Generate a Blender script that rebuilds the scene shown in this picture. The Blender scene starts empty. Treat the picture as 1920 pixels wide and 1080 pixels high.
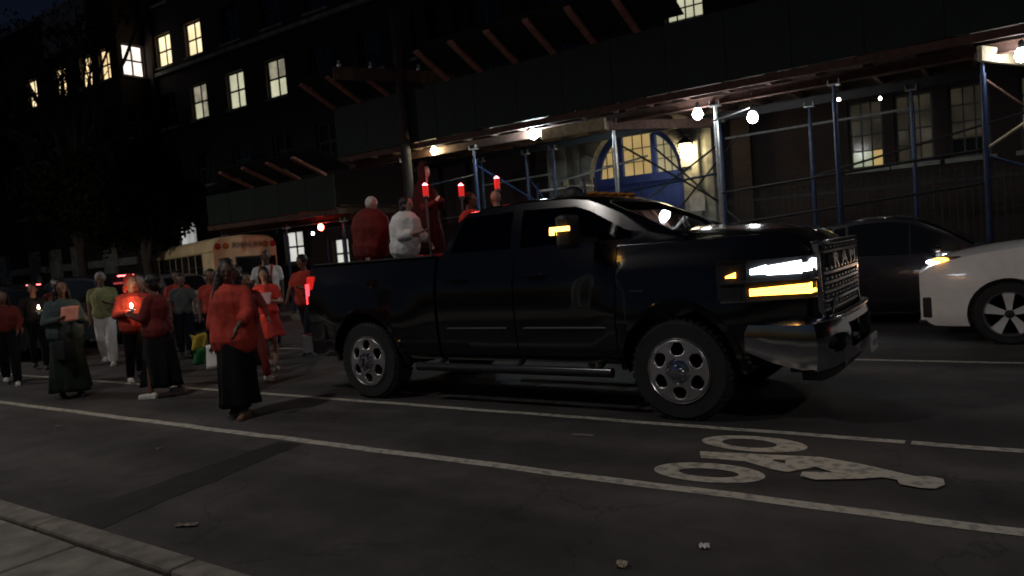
import bpy, bmesh, math, random
from math import sin, cos, pi, radians as R_
from mathutils import Vector as V, Matrix, noise
random.seed(7)
S = bpy.context.scene
C = S.collection

# ------------------------------------------------------------------ camera
FPX, CAMZ = 1387.0, 1.58
yaw, pit, rol = R_(34.9), R_(3.05), R_(4.5)
f = V((-sin(yaw)*cos(pit), cos(yaw)*cos(pit), -sin(pit)))
r0 = V((cos(yaw), sin(yaw), 0)); u0 = r0.cross(f)
r = r0*cos(rol) - u0*sin(rol); u = u0*cos(rol) + r0*sin(rol)
cam = bpy.data.cameras.new('camera'); cam.sensor_width = 36; cam.lens = 36*FPX/1920
cam.clip_start = .05; cam.clip_end = 900
co = bpy.data.objects.new('camera', cam); C.objects.link(co)
co.matrix_world = Matrix(((r.x, u.x, -f.x, 0), (r.y, u.y, -f.y, 0), (r.z, u.z, -f.z, CAMZ), (0, 0, 0, 1)))
cam.dof.use_dof = True; cam.dof.focus_distance = 3.2; cam.dof.aperture_fstop = 3.6
S.camera = co

# ------------------------------------------------------------------ world and faint moonlight
w = bpy.data.worlds.new('World'); S.world = w; w.use_nodes = True
nt = w.node_tree; bg = nt.nodes['Background']
sk = nt.nodes.new('ShaderNodeTexSky'); sk.sky_type = 'NISHITA'; sk.sun_disc = False
sk.sun_elevation = R_(-3.0); sk.sun_rotation = R_(200)
tint = nt.nodes.new('ShaderNodeMix'); tint.data_type = 'RGBA'; tint.blend_type = 'MULTIPLY'; tint.inputs[0].default_value = 1
tint.inputs[7].default_value = (.42, .62, 1.15, 1)
nt.links.new(sk.outputs[0], tint.inputs[6]); nt.links.new(tint.outputs[2], bg.inputs[0]); bg.inputs[1].default_value = 0.12
sl = bpy.data.lights.new('moon_sun', 'SUN'); sl.energy = 0.012; sl.angle = R_(0.5); sl.color = (1, .95, .86)
so = bpy.data.objects.new('moon_sun', sl); C.objects.link(so); so.rotation_euler = (R_(38), 0, R_(-14))
vs = S.view_settings; vs.view_transform = 'Standard'; vs.look = 'None'; vs.exposure = 0; vs.gamma = 1
vs.use_curve_mapping = False
cy = S.cycles; cy.max_bounces = 8; cy.transparent_max_bounces = 12; cy.sample_clamp_indirect = 4
cy.use_denoising = True

# ------------------------------------------------------------------ materials
_m = {}
def mat(name, col, rough=.6, metal=0, emis=None, es=0, var=.12, scale=8, bump=0, bscale=60, coat=0, alpha=None, spec=.5):
    if name in _m: return _m[name]
    m = bpy.data.materials.new(name); m.use_nodes = True; n = m.node_tree; b = n.nodes['Principled BSDF']
    b.inputs['Roughness'].default_value = rough; b.inputs['Metallic'].default_value = metal
    b.inputs['Specular IOR Level'].default_value = spec
    b.inputs['Coat Weight'].default_value = coat
    tc = n.nodes.new('ShaderNodeTexCoord')
    if var > 0:
        no = n.nodes.new('ShaderNodeTexNoise'); no.inputs['Scale'].default_value = scale; no.inputs['Detail'].default_value = 6
        n.links.new(tc.outputs['Object'], no.inputs['Vector'])
        rp = n.nodes.new('ShaderNodeValToRGB')
        rp.color_ramp.elements[0].position = .3; rp.color_ramp.elements[1].position = .7
        rp.color_ramp.elements[0].color = (*[max(0, c*(1-var*2)) for c in col], 1)
        rp.color_ramp.elements[1].color = (*[min(1, c*(1+var)) for c in col], 1)
        n.links.new(no.outputs[0], rp.inputs[0]); n.links.new(rp.outputs[0], b.inputs['Base Color'])
    else: b.inputs['Base Color'].default_value = (*col, 1)
    if bump:
        n2 = n.nodes.new('ShaderNodeTexNoise'); n2.inputs['Scale'].default_value = bscale; n2.inputs['Detail'].default_value = 8
        n.links.new(tc.outputs['Object'], n2.inputs['Vector'])
        bp = n.nodes.new('ShaderNodeBump'); bp.inputs['Strength'].default_value = bump; bp.inputs['Distance'].default_value = .01
        n.links.new(n2.outputs[0], bp.inputs['Height']); n.links.new(bp.outputs[0], b.inputs['Normal'])
    if emis:
        b.inputs['Emission Color'].default_value = (*emis, 1); b.inputs['Emission Strength'].default_value = es
    _m[name] = m; return m
def glassmat(name, tint=(.25, .27, .28), gl=.1):
    if name in _m: return _m[name]
    m = bpy.data.materials.new(name); m.use_nodes = True; n = m.node_tree; n.nodes.clear()
    o = n.nodes.new('ShaderNodeOutputMaterial'); t = n.nodes.new('ShaderNodeBsdfTransparent'); t.inputs[0].default_value = (*tint, 1)
    g = n.nodes.new('ShaderNodeBsdfGlossy'); g.inputs['Roughness'].default_value = .03
    fr = n.nodes.new('ShaderNodeFresnel'); fr.inputs[0].default_value = 1.5
    mx = n.nodes.new('ShaderNodeMixShader'); n.links.new(fr.outputs[0], mx.inputs[0])
    n.links.new(t.outputs[0], mx.inputs[1]); n.links.new(g.outputs[0], mx.inputs[2]); n.links.new(mx.outputs[0], o.inputs[0])
    _m[name] = m; return m
def asphalt():
    m = mat('asphalt', (.05, .048, .046), .85, var=.0, bump=.6, bscale=180)
    n = m.node_tree; b = n.nodes['Principled BSDF']; tc = n.nodes['Texture Coordinate']
    a = n.nodes.new('ShaderNodeTexNoise'); a.inputs['Scale'].default_value = .9; a.inputs['Detail'].default_value = 9; a.inputs['Roughness'].default_value = .7
    c = n.nodes.new('ShaderNodeTexNoise'); c.inputs['Scale'].default_value = 240; c.inputs['Detail'].default_value = 2
    n.links.new(tc.outputs['Object'], a.inputs[0]); n.links.new(tc.outputs['Object'], c.inputs[0])
    r1 = n.nodes.new('ShaderNodeValToRGB'); r1.color_ramp.elements[0].color = (.018, .0175, .018, 1); r1.color_ramp.elements[1].color = (.082, .078, .078, 1)
    r1.color_ramp.elements[0].position = .3; r1.color_ramp.elements[1].position = .72
    r2 = n.nodes.new('ShaderNodeValToRGB'); r2.color_ramp.elements[0].color = (.3, .3, .31, 1); r2.color_ramp.elements[1].color = (2.2, 2.15, 2.15, 1)
    r2.color_ramp.elements[0].position = .35; r2.color_ramp.elements[1].position = .7
    n.links.new(a.outputs[0], r1.inputs[0]); n.links.new(c.outputs[0], r2.inputs[0])
    x = n.nodes.new('ShaderNodeMix'); x.data_type = 'RGBA'; x.blend_type = 'MULTIPLY'; x.inputs[0].default_value = 1
    wv = n.nodes.new('ShaderNodeTexNoise'); wv.inputs['Scale'].default_value = .35; wv.inputs['Detail'].default_value = 3; mp = n.nodes.new('ShaderNodeMapping'); mp.inputs['Scale'].default_value = (.25, 2.6, 1)
    n.links.new(tc.outputs['Object'], mp.inputs[0]); n.links.new(mp.outputs[0], wv.inputs[0])
    r3 = n.nodes.new('ShaderNodeValToRGB'); r3.color_ramp.elements[0].color = (.6, .6, .6, 1); r3.color_ramp.elements[1].color = (1.25, 1.22, 1.2, 1); r3.color_ramp.elements[0].position = .4; r3.color_ramp.elements[1].position = .6
    n.links.new(wv.outputs[0], r3.inputs[0]); y_ = n.nodes.new('ShaderNodeMix'); y_.data_type = 'RGBA'; y_.blend_type = 'MULTIPLY'; y_.inputs[0].default_value = 1
    vo = n.nodes.new('ShaderNodeTexVoronoi'); vo.feature = 'DISTANCE_TO_EDGE'; vo.inputs['Scale'].default_value = .55; n7 = n.nodes.new('ShaderNodeTexNoise'); n7.inputs['Scale'].default_value = 2.5; n7.inputs['Detail'].default_value = 5
    n.links.new(tc.outputs['Object'], n7.inputs[0]); ad = n.nodes.new('ShaderNodeMix'); ad.data_type = 'RGBA'; ad.blend_type = 'ADD'; ad.inputs[0].default_value = .9
    n.links.new(tc.outputs['Object'], ad.inputs[6]); n.links.new(n7.outputs[1], ad.inputs[7]); n.links.new(ad.outputs[2], vo.inputs['Vector'])
    r4 = n.nodes.new('ShaderNodeValToRGB'); r4.color_ramp.elements[0].color = (.62, .62, .62, 1); r4.color_ramp.elements[1].color = (1, 1, 1, 1); r4.color_ramp.elements[0].position = .002; r4.color_ramp.elements[1].position = .009
    n.links.new(vo.outputs['Distance'], r4.inputs[0]); z_ = n.nodes.new('ShaderNodeMix'); z_.data_type = 'RGBA'; z_.blend_type = 'MULTIPLY'; z_.inputs[0].default_value = 1
    n.links.new(r1.outputs[0], y_.inputs[6]); n.links.new(r3.outputs[0], y_.inputs[7]); n.links.new(y_.outputs[2], z_.inputs[6]); n.links.new(r4.outputs[0], z_.inputs[7])
    n.links.new(z_.outputs[2], x.inputs[6]); n.links.new(r2.outputs[0], x.inputs[7]); n.links.new(x.outputs[2], b.inputs['Base Color'])
    return m
def brickmat(name, c1, c2, mo, sc=1):
    if name in _m: return _m[name]
    m = bpy.data.materials.new(name); m.use_nodes = True; n = m.node_tree; b = n.nodes['Principled BSDF']; b.inputs['Roughness'].default_value = .9
    tc = n.nodes.new('ShaderNodeTexCoord'); mp = n.nodes.new('ShaderNodeMapping'); mp.inputs['Rotation'].default_value = (pi/2, 0, 0)
    bt = n.nodes.new('ShaderNodeTexBrick'); bt.inputs['Scale'].default_value = 1
    for k, v in (('Brick Width', .21*sc), ('Row Height', .075*sc), ('Mortar Size', .01*sc)): bt.inputs[k].default_value = v
    bt.inputs['Color1'].default_value = (*c1, 1); bt.inputs['Color2'].default_value = (*c2, 1); bt.inputs['Mortar'].default_value = (*mo, 1)
    n.links.new(tc.outputs['Object'], mp.inputs[0]); n.links.new(mp.outputs[0], bt.inputs[0]); n.links.new(bt.outputs[0], b.inputs['Base Color'])
    bp = n.nodes.new('ShaderNodeBump'); bp.inputs['Strength'].default_value = .5; bp.inputs['Distance'].default_value = .01
    iv = n.nodes.new('ShaderNodeMath'); iv.operation = 'SUBTRACT'; iv.inputs[0].default_value = 1
    n.links.new(bt.outputs[1], iv.inputs[1]); n.links.new(iv.outputs[0], bp.inputs['Height']); n.links.new(bp.outputs[0], b.inputs['Normal'])
    _m[name] = m; return m
def litmat(name, col, st, var=.35, scale=.9):
    """pane of a lit window: shade of the room seen behind, brighter and dimmer patches of the room"""
    if name in _m: return _m[name]
    m = mat(name, (.03, .03, .03), .15, var=0)
    n = m.node_tree; b = n.nodes['Principled BSDF']; tc = n.nodes['Texture Coordinate']
    no = n.nodes.new('ShaderNodeTexNoise'); no.inputs['Scale'].default_value = scale; n.links.new(tc.outputs['Object'], no.inputs[0])
    rp = n.nodes.new('ShaderNodeValToRGB'); rp.color_ramp.elements[0].color = (*[c*(1-var) for c in col], 1); rp.color_ramp.elements[1].color = (*col, 1)
    rp.color_ramp.elements[0].position = .35; rp.color_ramp.elements[1].position = .6
    n.links.new(no.outputs[0], rp.inputs[0]); n.links.new(rp.outputs[0], b.inputs['Emission Color']); b.inputs['Emission Strength'].default_value = st
    return m

ASPH = asphalt()
PAINTW = mat('road_paint', (.47, .45, .38), .7, var=.28, scale=14, bump=.3, bscale=160)
_cr = [n_ for n_ in PAINTW.node_tree.nodes if n_.type == 'VALTORGB'][0].color_ramp
_cr.elements[0].position = .38; _cr.elements[1].position = .52; _cr.elements[0].color = (.25, .24, .21, 1); _cr.elements[1].color = (.47, .45, .38, 1)
CONC = mat('concrete', (.19, .18, .155), .9, var=.22, scale=5, bump=.5, bscale=120)
CONC2 = mat('concrete_kerb', (.18, .165, .14), .9, var=.2, scale=9, bump=.5, bscale=90)
DASPH = mat('dark_asphalt', (.014, .013, .013), .8, var=.3, scale=6, bump=.5, bscale=140)
BRICK = brickmat('brick_wall', (.05, .026, .021), (.032, .02, .018), (.045, .042, .04))
STONE = mat('limestone', (.34, .35, .3), .85, var=.22, scale=3, bump=.5, bscale=30)
BLUEP = mat('blue_door_paint', (.03, .06, .28), .45, var=.15, scale=6)
BLUEPIPE = mat('blue_scaffold_paint', (.02, .04, .10), .4, metal=.2, var=.25, scale=14)
GALV = mat('galvanised_pipe', (.5, .52, .52), .35, metal=.75, var=.15, scale=20)
GREENP = mat('green_plywood', (.007, .02, .014), .75, var=.2, scale=2.5, bump=.2, bscale=25)
WOOD = mat('shed_timber', (.10, .05, .036), .8, var=.25, scale=9, bump=.4, bscale=40)
WOODP = mat('pale_timber', (.5, .43, .27), .75, var=.2, scale=9, bump=.4, bscale=40)
PLANK = mat('deck_plank', (.06, .036, .028), .85, var=.35, scale=6, bump=.4, bscale=40)
SASH = mat('window_sash_paint', (.09, .1, .09), .6, var=.15)
GLASSD = mat('dark_window_glass', (.012, .014, .016), .08, var=0)
LITW = litmat('lit_pane_warm', (1.0, .8, .45), 1.7)
LITO = litmat('lit_pane_orange', (1.0, .72, .36), 1.6)
LITP = litmat('lit_pane_pale', (.78, .76, .52), .78, .25)
LITB = litmat('lit_pane_bright', (1.0, .86, .75), 2.2, .5, 1.6)
LITY = litmat('lit_pane_yellow', (.75, .52, .2), .62, .25)
LITG = litmat('lit_pane_green', (.55, .62, .38), .5, .3)
DIMW = litmat('dim_pane', (.12, .1, .065), .3, .6, 1.4)
BLK = mat('black_paint', (.004, .004, .005), .16, coat=.9, var=0)
BLKM = mat('black_plastic', (.012, .012, .013), .55, var=.2)
RUB = mat('tyre_rubber', (.016, .016, .017), .85, var=.2, bump=.3)
CHR = mat('chrome', (.62, .63, .66), .13, metal=1, var=.05)
ALU = mat('alloy_rim', (.42, .41, .42), .28, metal=.9, var=.12, scale=15)
GLS = glassmat('car_glass', (.55, .6, .6)); GLSD = glassmat('tinted_glass', (.09, .1, .1))
LHEAD = mat('headlamp_white', (.8, .8, .8), .2, emis=(.82, .9, 1), es=14, var=0)
LAMB = mat('lamp_amber', (.7, .3, .05), .2, emis=(1, .42, .05), es=9, var=0)
LAMBD = mat('lamp_amber_dim', (.5, .2, .04), .2, emis=(1, .35, .03), es=1.6, var=0)
LRED = mat('lamp_red', (.5, .02, .02), .2, emis=(1, .05, .03), es=5, var=0)
LREDD = mat('lamp_red_dim', (.35, .01, .01), .2, emis=(1, .03, .02), es=.5, var=0)
LPHONE = mat('phone_light', (.8, .8, .8), .2, emis=(1, .97, .92), es=22, var=0)
LCOOL = mat('bulb_cool', (.9, .9, .9), .2, emis=(.72, .93, 1), es=430, var=0)
LWHITE = mat('bulb_white', (.9, .9, .9), .2, emis=(.95, .97, 1), es=80, var=0)
LWARM = mat('bulb_warm', (.9, .9, .8), .2, emis=(1, .86, .52), es=110, var=0)
LANT = mat('lantern_glass', (.9, .8, .6), .3, emis=(1, .76, .42), es=55, var=0)
PLATE = mat('plate_face', (.55, .56, .5), .5, var=.2, scale=30)
def skin(k): 
    c = {'d': (.10, .055, .036), 'm': (.2, .1, .065), 'l': (.42, .25, .18)}[k]
    return mat('skin_'+k, c, .5, var=.06, scale=20)
HAIRD = mat('hair_dark', (.008, .006, .006), .5, var=.2, scale=30, bump=.5, bscale=90)
HAIRW = mat('hair_white', (.62, .6, .57), .6, var=.15, scale=30, bump=.6, bscale=90)
HAIRG = mat('hair_grey', (.33, .32, .3), .6, var=.2, scale=30, bump=.6, bscale=90)
def cloth(n, c): return mat('cloth_'+n, c, .85, var=.14, scale=6, bump=.35, bscale=220, spec=.2)

# ------------------------------------------------------------------ mesh helpers
class MB:
    def __init__(s): s.v = []; s.f = []
    def add(s, vs, fs):
        o = len(s.v); s.v += [tuple(x) for x in vs]; s.f += [tuple(i+o for i in q) for q in fs]; return s
    def box(s, c, d, rz=0, M=None):
        x, y, z = d[0]/2, d[1]/2, d[2]/2
        p = [V((a*x, b*y, e*z)) for e in (-1, 1) for a, b in ((-1, -1), (1, -1), (1, 1), (-1, 1))]
        m = Matrix.Translation(V(c)) @ (M if M else Matrix.Rotation(rz, 4, 'Z'))
        return s.add([m @ q for q in p], [(3, 2, 1, 0), (4, 5, 6, 7), (0, 1, 5, 4), (1, 2, 6, 5), (2, 3, 7, 6), (3, 0, 4, 7)])
    def bar(s, a, b, wx, wz, up=(0, 0, 1)):
        a, b = V(a), V(b); d = (b-a); L = d.length; d.normalize(); up = V(up)
        if abs(d.dot(up)) > .98: up = V((1, 0, 0))
        sd = d.cross(up).normalized(); uu = sd.cross(d)
        M = Matrix((d, sd, uu)).transposed().to_4x4()
        return s.box((a+b)/2, (L, wx, wz), M=M)
    def tube(s, a, b, ra, rb=None, n=8, cap=True):
        rb = ra if rb is None else rb; a, b = V(a), V(b); d = (b-a).normalized()
        t = V((0, 0, 1)) if abs(d.z) < .9 else V((1, 0, 0)); e = d.cross(t).normalized(); g = d.cross(e)
        vs = [p + (e*cos(2*pi*k/n)+g*sin(2*pi*k/n))*rr for p, rr in ((a, ra), (b, rb)) for k in range(n)]
        fs = [(k, (k+1) % n, n+(k+1) % n, n+k) for k in range(n)]
        if cap: fs += [tuple(range(n-1, -1, -1)), tuple(range(n, 2*n))]
        return s.add(vs, fs)
    def path(s, pts, rad, n=8):
        for i in range(len(pts)-1):
            s.tube(pts[i], pts[i+1], rad, n=n)
        return s
    def lathe(s, prof, c=(0, 0, 0), axis='Z', n=24, cap=True):
        """prof: list of (radius, height)"""
        vs = []; c = V(c)
        for rr, h in prof:
            for k in range(n):
                a = 2*pi*k/n
                p = (rr*cos(a), rr*sin(a), h) if axis == 'Z' else ((rr*cos(a), h, rr*sin(a)) if axis == 'Y' else (h, rr*cos(a), rr*sin(a)))
                vs.append(c+V(p))
        fs = [(i*n+k, i*n+(k+1) % n, (i+1)*n+(k+1) % n, (i+1)*n+k) for i in range(len(prof)-1) for k in range(n)]
        if cap and prof[0][0] > 1e-6: fs.append(tuple(range(n-1, -1, -1)))
        if cap and prof[-1][0] > 1e-6: fs.append(tuple((len(prof)-1)*n+k for k in range(n)))
        return s.add(vs, fs)
    def ell(s, c, rad, n=14, m=10, M=None):
        c = V(c); vs = []
        for i in range(m+1):
            t = pi*i/m
            for k in range(n):
                a = 2*pi*k/n; p = V((rad[0]*sin(t)*cos(a), rad[1]*sin(t)*sin(a), rad[2]*cos(t)))
                vs.append(c+(M @ p if M else p))
        fs = [(i*n+k, (i+1)*n+k, (i+1)*n+(k+1) % n, i*n+(k+1) % n) for i in range(m) for k in range(n)]
        return s.add(vs, fs)
    def cap(s, a, b, ra, rb, n=12):
        """tapered closed capsule"""
        a, b = V(a), V(b); d = b-a; L = max(d.length, 1e-5); d.normalize()
        t = V((0, 0, 1)) if abs(d.z) < .9 else V((1, 0, 0)); e = d.cross(t).normalized(); g = d.cross(e)
        rings = [(-ra*cos(q), ra*sin(q)) for q in (0, .5, 1.0, 1.57)] + [(L+rb*cos(q), rb*sin(q)) for q in (1.57, 1.0, .5, 0)]
        vs = [a+d*h+(e*cos(2*pi*k/n)+g*sin(2*pi*k/n))*max(q, 1e-5) for h, q in rings for k in range(n)]
        fs = [(i*n+k, i*n+(k+1) % n, (i+1)*n+(k+1) % n, (i+1)*n+k) for i in range(len(rings)-1) for k in range(n)]
        return s.add(vs, fs)
    def prism(s, pts, d0, d1, axis='Z'):
        """2D outline; axis: direction of thickness.  Z:(x,y) Y:(x,z) X:(y,z)"""
        def P(p, d): return (p[0], p[1], d) if axis == 'Z' else ((p[0], d, p[1]) if axis == 'Y' else (d, p[0], p[1]))
        n = len(pts)
        return s.add([P(p, d0) for p in pts]+[P(p, d1) for p in pts],
                     [tuple(range(n)), tuple(range(2*n-1, n-1, -1))]+[(k, k+n, (k+1) % n+n, (k+1) % n) for k in range(n)])
    def loft(s, secs, close=True, cap=True):
        n = len(secs[0]); vs = [p for q in secs for p in q]; fs = []
        for i in range(len(secs)-1):
            for k in range(n if close else n-1):
                fs.append((i*n+k, i*n+(k+1) % n, (i+1)*n+(k+1) % n, (i+1)*n+k))
        if cap and close: fs += [tuple(range(n-1, -1, -1)), tuple((len(secs)-1)*n+k for k in range(n))]
        return s.add(vs, fs)
    def mesh(s, name, m=None):
        me = bpy.data.meshes.new(name); me.from_pydata(s.v, [], s.f)
        bm = bmesh.new(); bm.from_mesh(me); bmesh.ops.remove_doubles(bm, verts=bm.verts, dist=1e-5)
        bmesh.ops.recalc_face_normals(bm, faces=bm.faces); bm.to_mesh(me); bm.free()
        if m: me.materials.append(m)
        return me
    def build(s, name, m, parent=None, smooth=False, bevel=0, loc=None, rz=0):
        me = s.mesh(name, m); o = bpy.data.objects.new(name, me); C.objects.link(o)
        if parent: o.parent = parent
        if loc is not None: o.location = loc
        if rz: o.rotation_euler.z = rz
        if smooth: smoothen(o)
        if bevel:
            b = o.modifiers.new('bevel', 'BEVEL'); b.width = bevel; b.segments = 2; b.limit_method = 'ANGLE'; b.angle_limit = R_(35)
        return o
def smoothen(o, ang=38):
    me = o.data
    me.polygons.foreach_set('use_smooth', [True]*len(me.polygons))
    bm = bmesh.new(); bm.from_mesh(me)
    for e in bm.edges:
        if len(e.link_faces) == 2 and e.calc_face_angle(0) > R_(ang): e.smooth = False
    bm.to_mesh(me); bm.free()
def bake(o, keep=None):
    """apply modifiers without operators"""
    dg = bpy.context.evaluated_depsgraph_get(); dg.update()
    me = bpy.data.meshes.new_from_object(o.evaluated_get(dg), depsgraph=dg)
    o.modifiers.clear(); o.data = me; return o
def boolean(o, cutters, keep=False):
    cs = []
    for mb in cutters:
        c = mb.build('cutter', None, o.parent); cs.append(c)
        md = o.modifiers.new('b', 'BOOLEAN'); md.operation = 'DIFFERENCE'; md.object = c; md.solver = 'EXACT'
    bpy.context.view_layer.update(); bake(o)
    for c in cs: bpy.data.objects.remove(c)
    return o
def remesh(o, vox, smooth=4, dec=1.0):
    md = o.modifiers.new('r', 'REMESH'); md.mode = 'VOXEL'; md.voxel_size = vox; md.use_smooth_shade = True
    if smooth: sm = o.modifiers.new('s', 'SMOOTH'); sm.factor = .5; sm.iterations = smooth
    if dec < 1: d = o.modifiers.new('d', 'DECIMATE'); d.ratio = dec
    bake(o); o.data.polygons.foreach_set('use_smooth', [True]*len(o.data.polygons)); return o
def ruffle(o, fn):
    me = o.data; n = len(me.vertices); a = [0.0]*(3*n); b = [0.0]*(3*n)
    me.vertices.foreach_get('co', a); me.vertices.foreach_get('normal', b)
    for i in range(n):
        d = fn(V(a[3*i:3*i+3]))
        for k in range(3): a[3*i+k] += b[3*i+k]*d
    me.vertices.foreach_set('co', a); me.update()
def empty(name, loc=(0, 0, 0), rz=0):
    o = bpy.data.objects.new(name, None); C.objects.link(o); o.location = loc; o.rotation_euler.z = rz; o.empty_display_size = .2; return o
def tag(o, label=None, cat=None, group=None, kind=None):
    if label: o['label'] = label
    if cat: o['category'] = cat
    if group: o['group'] = group
    if kind: o['kind'] = kind
    return o
def inst(o, parent, loc=None, rz=None, name=None):
    c = o.copy(); C.objects.link(c); c.parent = parent
    if loc is not None: c.location = loc
    if rz is not None: c.rotation_euler.z = rz
    return c
def text(name, body, size, m, parent, loc, rot, ext=.005):
    cu = bpy.data.curves.new(name, 'FONT'); cu.body = body; cu.size = size; cu.extrude = ext; cu.align_x = 'CENTER'; cu.align_y = 'CENTER'
    cu.offset = size*.02; cu.resolution_u = 3
    o = bpy.data.objects.new(name, cu); C.objects.link(o); bpy.context.view_layer.update()
    dg = bpy.context.evaluated_depsgraph_get()
    me = bpy.data.meshes.new_from_object(o.evaluated_get(dg)); bpy.data.objects.remove(o)
    me.materials.clear(); me.materials.append(m); o = bpy.data.objects.new(name, me); C.objects.link(o)
    o.parent = parent; o.location = loc; o.rotation_euler = rot; return o

# ------------------------------------------------------------------ ground
g = MB(); g.add([(-400, -200, -.3), (400, -200, -.3), (400, 400, -.3), (-400, 400, -.3)], [(0, 1, 2, 3)])
tag(g.build('ground', ASPH), kind='structure')
rd = MB(); nx = 60
for i in range(nx):
    x0, x1 = -140+i*200/nx, -140+(i+1)*200/nx
    rd.add([(x0, 2.0, 0), (x1, 2.0, 0), (x1, 14.3, 0), (x0, 14.3, 0)], [(0, 1, 2, 3)])
tag(rd.build('road', ASPH), kind='structure')
def marking(pts_list, name, z=.004, dz=0):
    mb = MB()
    for i, pts in enumerate(pts_list): mb.add([(x, y, z+(dz*max(0, i-79))) for x, y in pts], [tuple(range(len(pts)))])
    return tag(mb.build(name, PAINTW), kind='structure')
def wob(y, x): return y+.006*sin(x*3.1)+.005*sin(x*7.7+1)
def strip(y, x0, x1, w):
    n = int((x1-x0)/.25); q = []
    for i in range(n):
        a, b = x0+(x1-x0)*i/n, x0+(x1-x0)*(i+1)/n
        q.append([(a, wob(y, a)-w/2), (b, wob(y, b)-w/2), (b, wob(y, b)+w/2), (a, wob(y, a)+w/2)])
    return q
marking(strip(4.27, -60, 12, .105), 'white_lane_line')
marking(strip(5.75, -60, -.745, .085)+strip(5.75, -.705, 12, .09), 'white_lane_line')
marking(strip(9.1, -60, 14, .09), 'faint_centre_line')
# bicycle lane symbol laid out on the asphalt (traced outline mapped to the road plane)
def G(zx, zy):
    px, py = 1160+zx*.3958, 740+zy*.3958
    d = f + r*((px-960)/FPX) - u*((py-540)/FPX); t = -CAMZ/d.z
    return (d.x*t, d.y*t)
def ring(ox0, ox1, oy0, oy1, ix0, ix1, iy0, iy1, n=40):
    q = []
    O = [G((ox0+ox1)/2+(ox1-ox0)/2*cos(2*pi*k/n), (oy0+oy1)/2+(oy1-oy0)/2*sin(2*pi*k/n)+((ox1-ox0)/2*cos(2*pi*k/n))*.065) for k in range(n)]
    I = [G((ix0+ix1)/2+(ix1-ix0)/2*cos(2*pi*k/n), (iy0+iy1)/2+(iy1-iy0)/2*sin(2*pi*k/n)+((ix1-ix0)/2*cos(2*pi*k/n))*.065) for k in range(n)]
    return [[O[k], O[(k+1) % n], I[(k+1) % n], I[k]] for k in range(n)]
sym = ring(168, 695, 328, 420, 285, 570, 354, 394)+ring(395, 895, 200, 273, 490, 750, 214, 254)
body = [[(385, 272), (600, 282), (730, 290), (730, 318), (600, 320), (390, 303)],
        [(600, 320), (730, 318), (790, 332), (930, 348), (860, 360), (800, 372), (720, 356)],
        [(730, 290), (950, 300), (960, 320), (800, 316), (730, 312)], [(790, 317), (960, 320), (930, 348), (790, 334)],
        [(950, 300), (1150, 335), (1360, 383), (1425, 398), (1320, 410), (1250, 398), (1020, 375), (930, 348)],
        [(1020, 375), (1250, 398), (1150, 406), (930, 410), (860, 392), (870, 372)],
        [(1320, 408), (1350, 394), (1480, 395), (1538, 408), (1547, 434), (1500, 454), (1430, 450), (1330, 432)]]
sym += [[G(*p) for p in q] for q in body]
marking(sym, 'bicycle_lane_symbol', .006, .0008)
# darker strip on the asphalt, narrowing from the kerb to the lane line
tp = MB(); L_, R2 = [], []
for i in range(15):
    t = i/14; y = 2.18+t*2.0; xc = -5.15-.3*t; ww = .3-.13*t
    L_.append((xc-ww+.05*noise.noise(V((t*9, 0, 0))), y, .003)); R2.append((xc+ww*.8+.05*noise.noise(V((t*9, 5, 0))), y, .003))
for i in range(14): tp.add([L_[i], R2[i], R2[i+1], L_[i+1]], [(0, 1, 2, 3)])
tag(tp.build('dark_road_strip', DASPH), kind='structure')
gt = MB(); gt.add([(-60, 2.08, .002), (12, 2.08, .002), (12, 2.22, .002), (-60, 2.22, .002)], [(0, 1, 2, 3)])
tag(gt.build('gutter', DASPH), kind='structure')
# near kerb and pavement flags with recessed joints
kb = empty('kerb', (0, 0, 0)); tag(kb, kind='structure')
k0 = MB().box((0, 0, 0), (1.46, .16, .26)).mesh('kerb_stone', CONC2)
x = -30
while x < 6:
    o = bpy.data.objects.new('kerb_stone', k0); C.objects.link(o); o.parent = kb; o.location = (x+.75, 1.985, .0+random.uniform(-.004, .004)); 
    b = o.modifiers.new('b', 'BEVEL'); b.width = .018; b.segments = 2
    x += 1.47
pv = empty('pavement', (0, 0, 0)); tag(pv, kind='structure')
flag = MB().box((0, 0, 0), (1.47, 1.0, .1)).mesh('paving_slab', CONC)
for i in range(20):
    for j in range(3):
        xx = -20+i*1.485
        o = bpy.data.objects.new('paving_slab', flag); C.objects.link(o); o.parent = pv
        o.location = (xx, 1.385-j*1.015, .072+random.uniform(-.004, .004)); o.rotation_euler = (random.uniform(-.004, .004), random.uniform(-.004, .004), 0)
        b = o.modifiers.new('b', 'BEVEL'); b.width = .01; b.segments = 1
bs = MB().box((-10, .4, .005), (60, 3.0, .08)); tag(bs.build('pavement_bed', DASPH, None), kind='structure')
# far kerb and pavement
fk = MB().box((-40, 14.0, .06), (200, .16, .18)); tag(fk.build('far_kerb', CONC2, bevel=.015), kind='structure')
fp = MB().box((-40, 17.1, .06), (200, 6.03, .16)); tag(fp.build('far_pavement', CONC), kind='structure')

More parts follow.
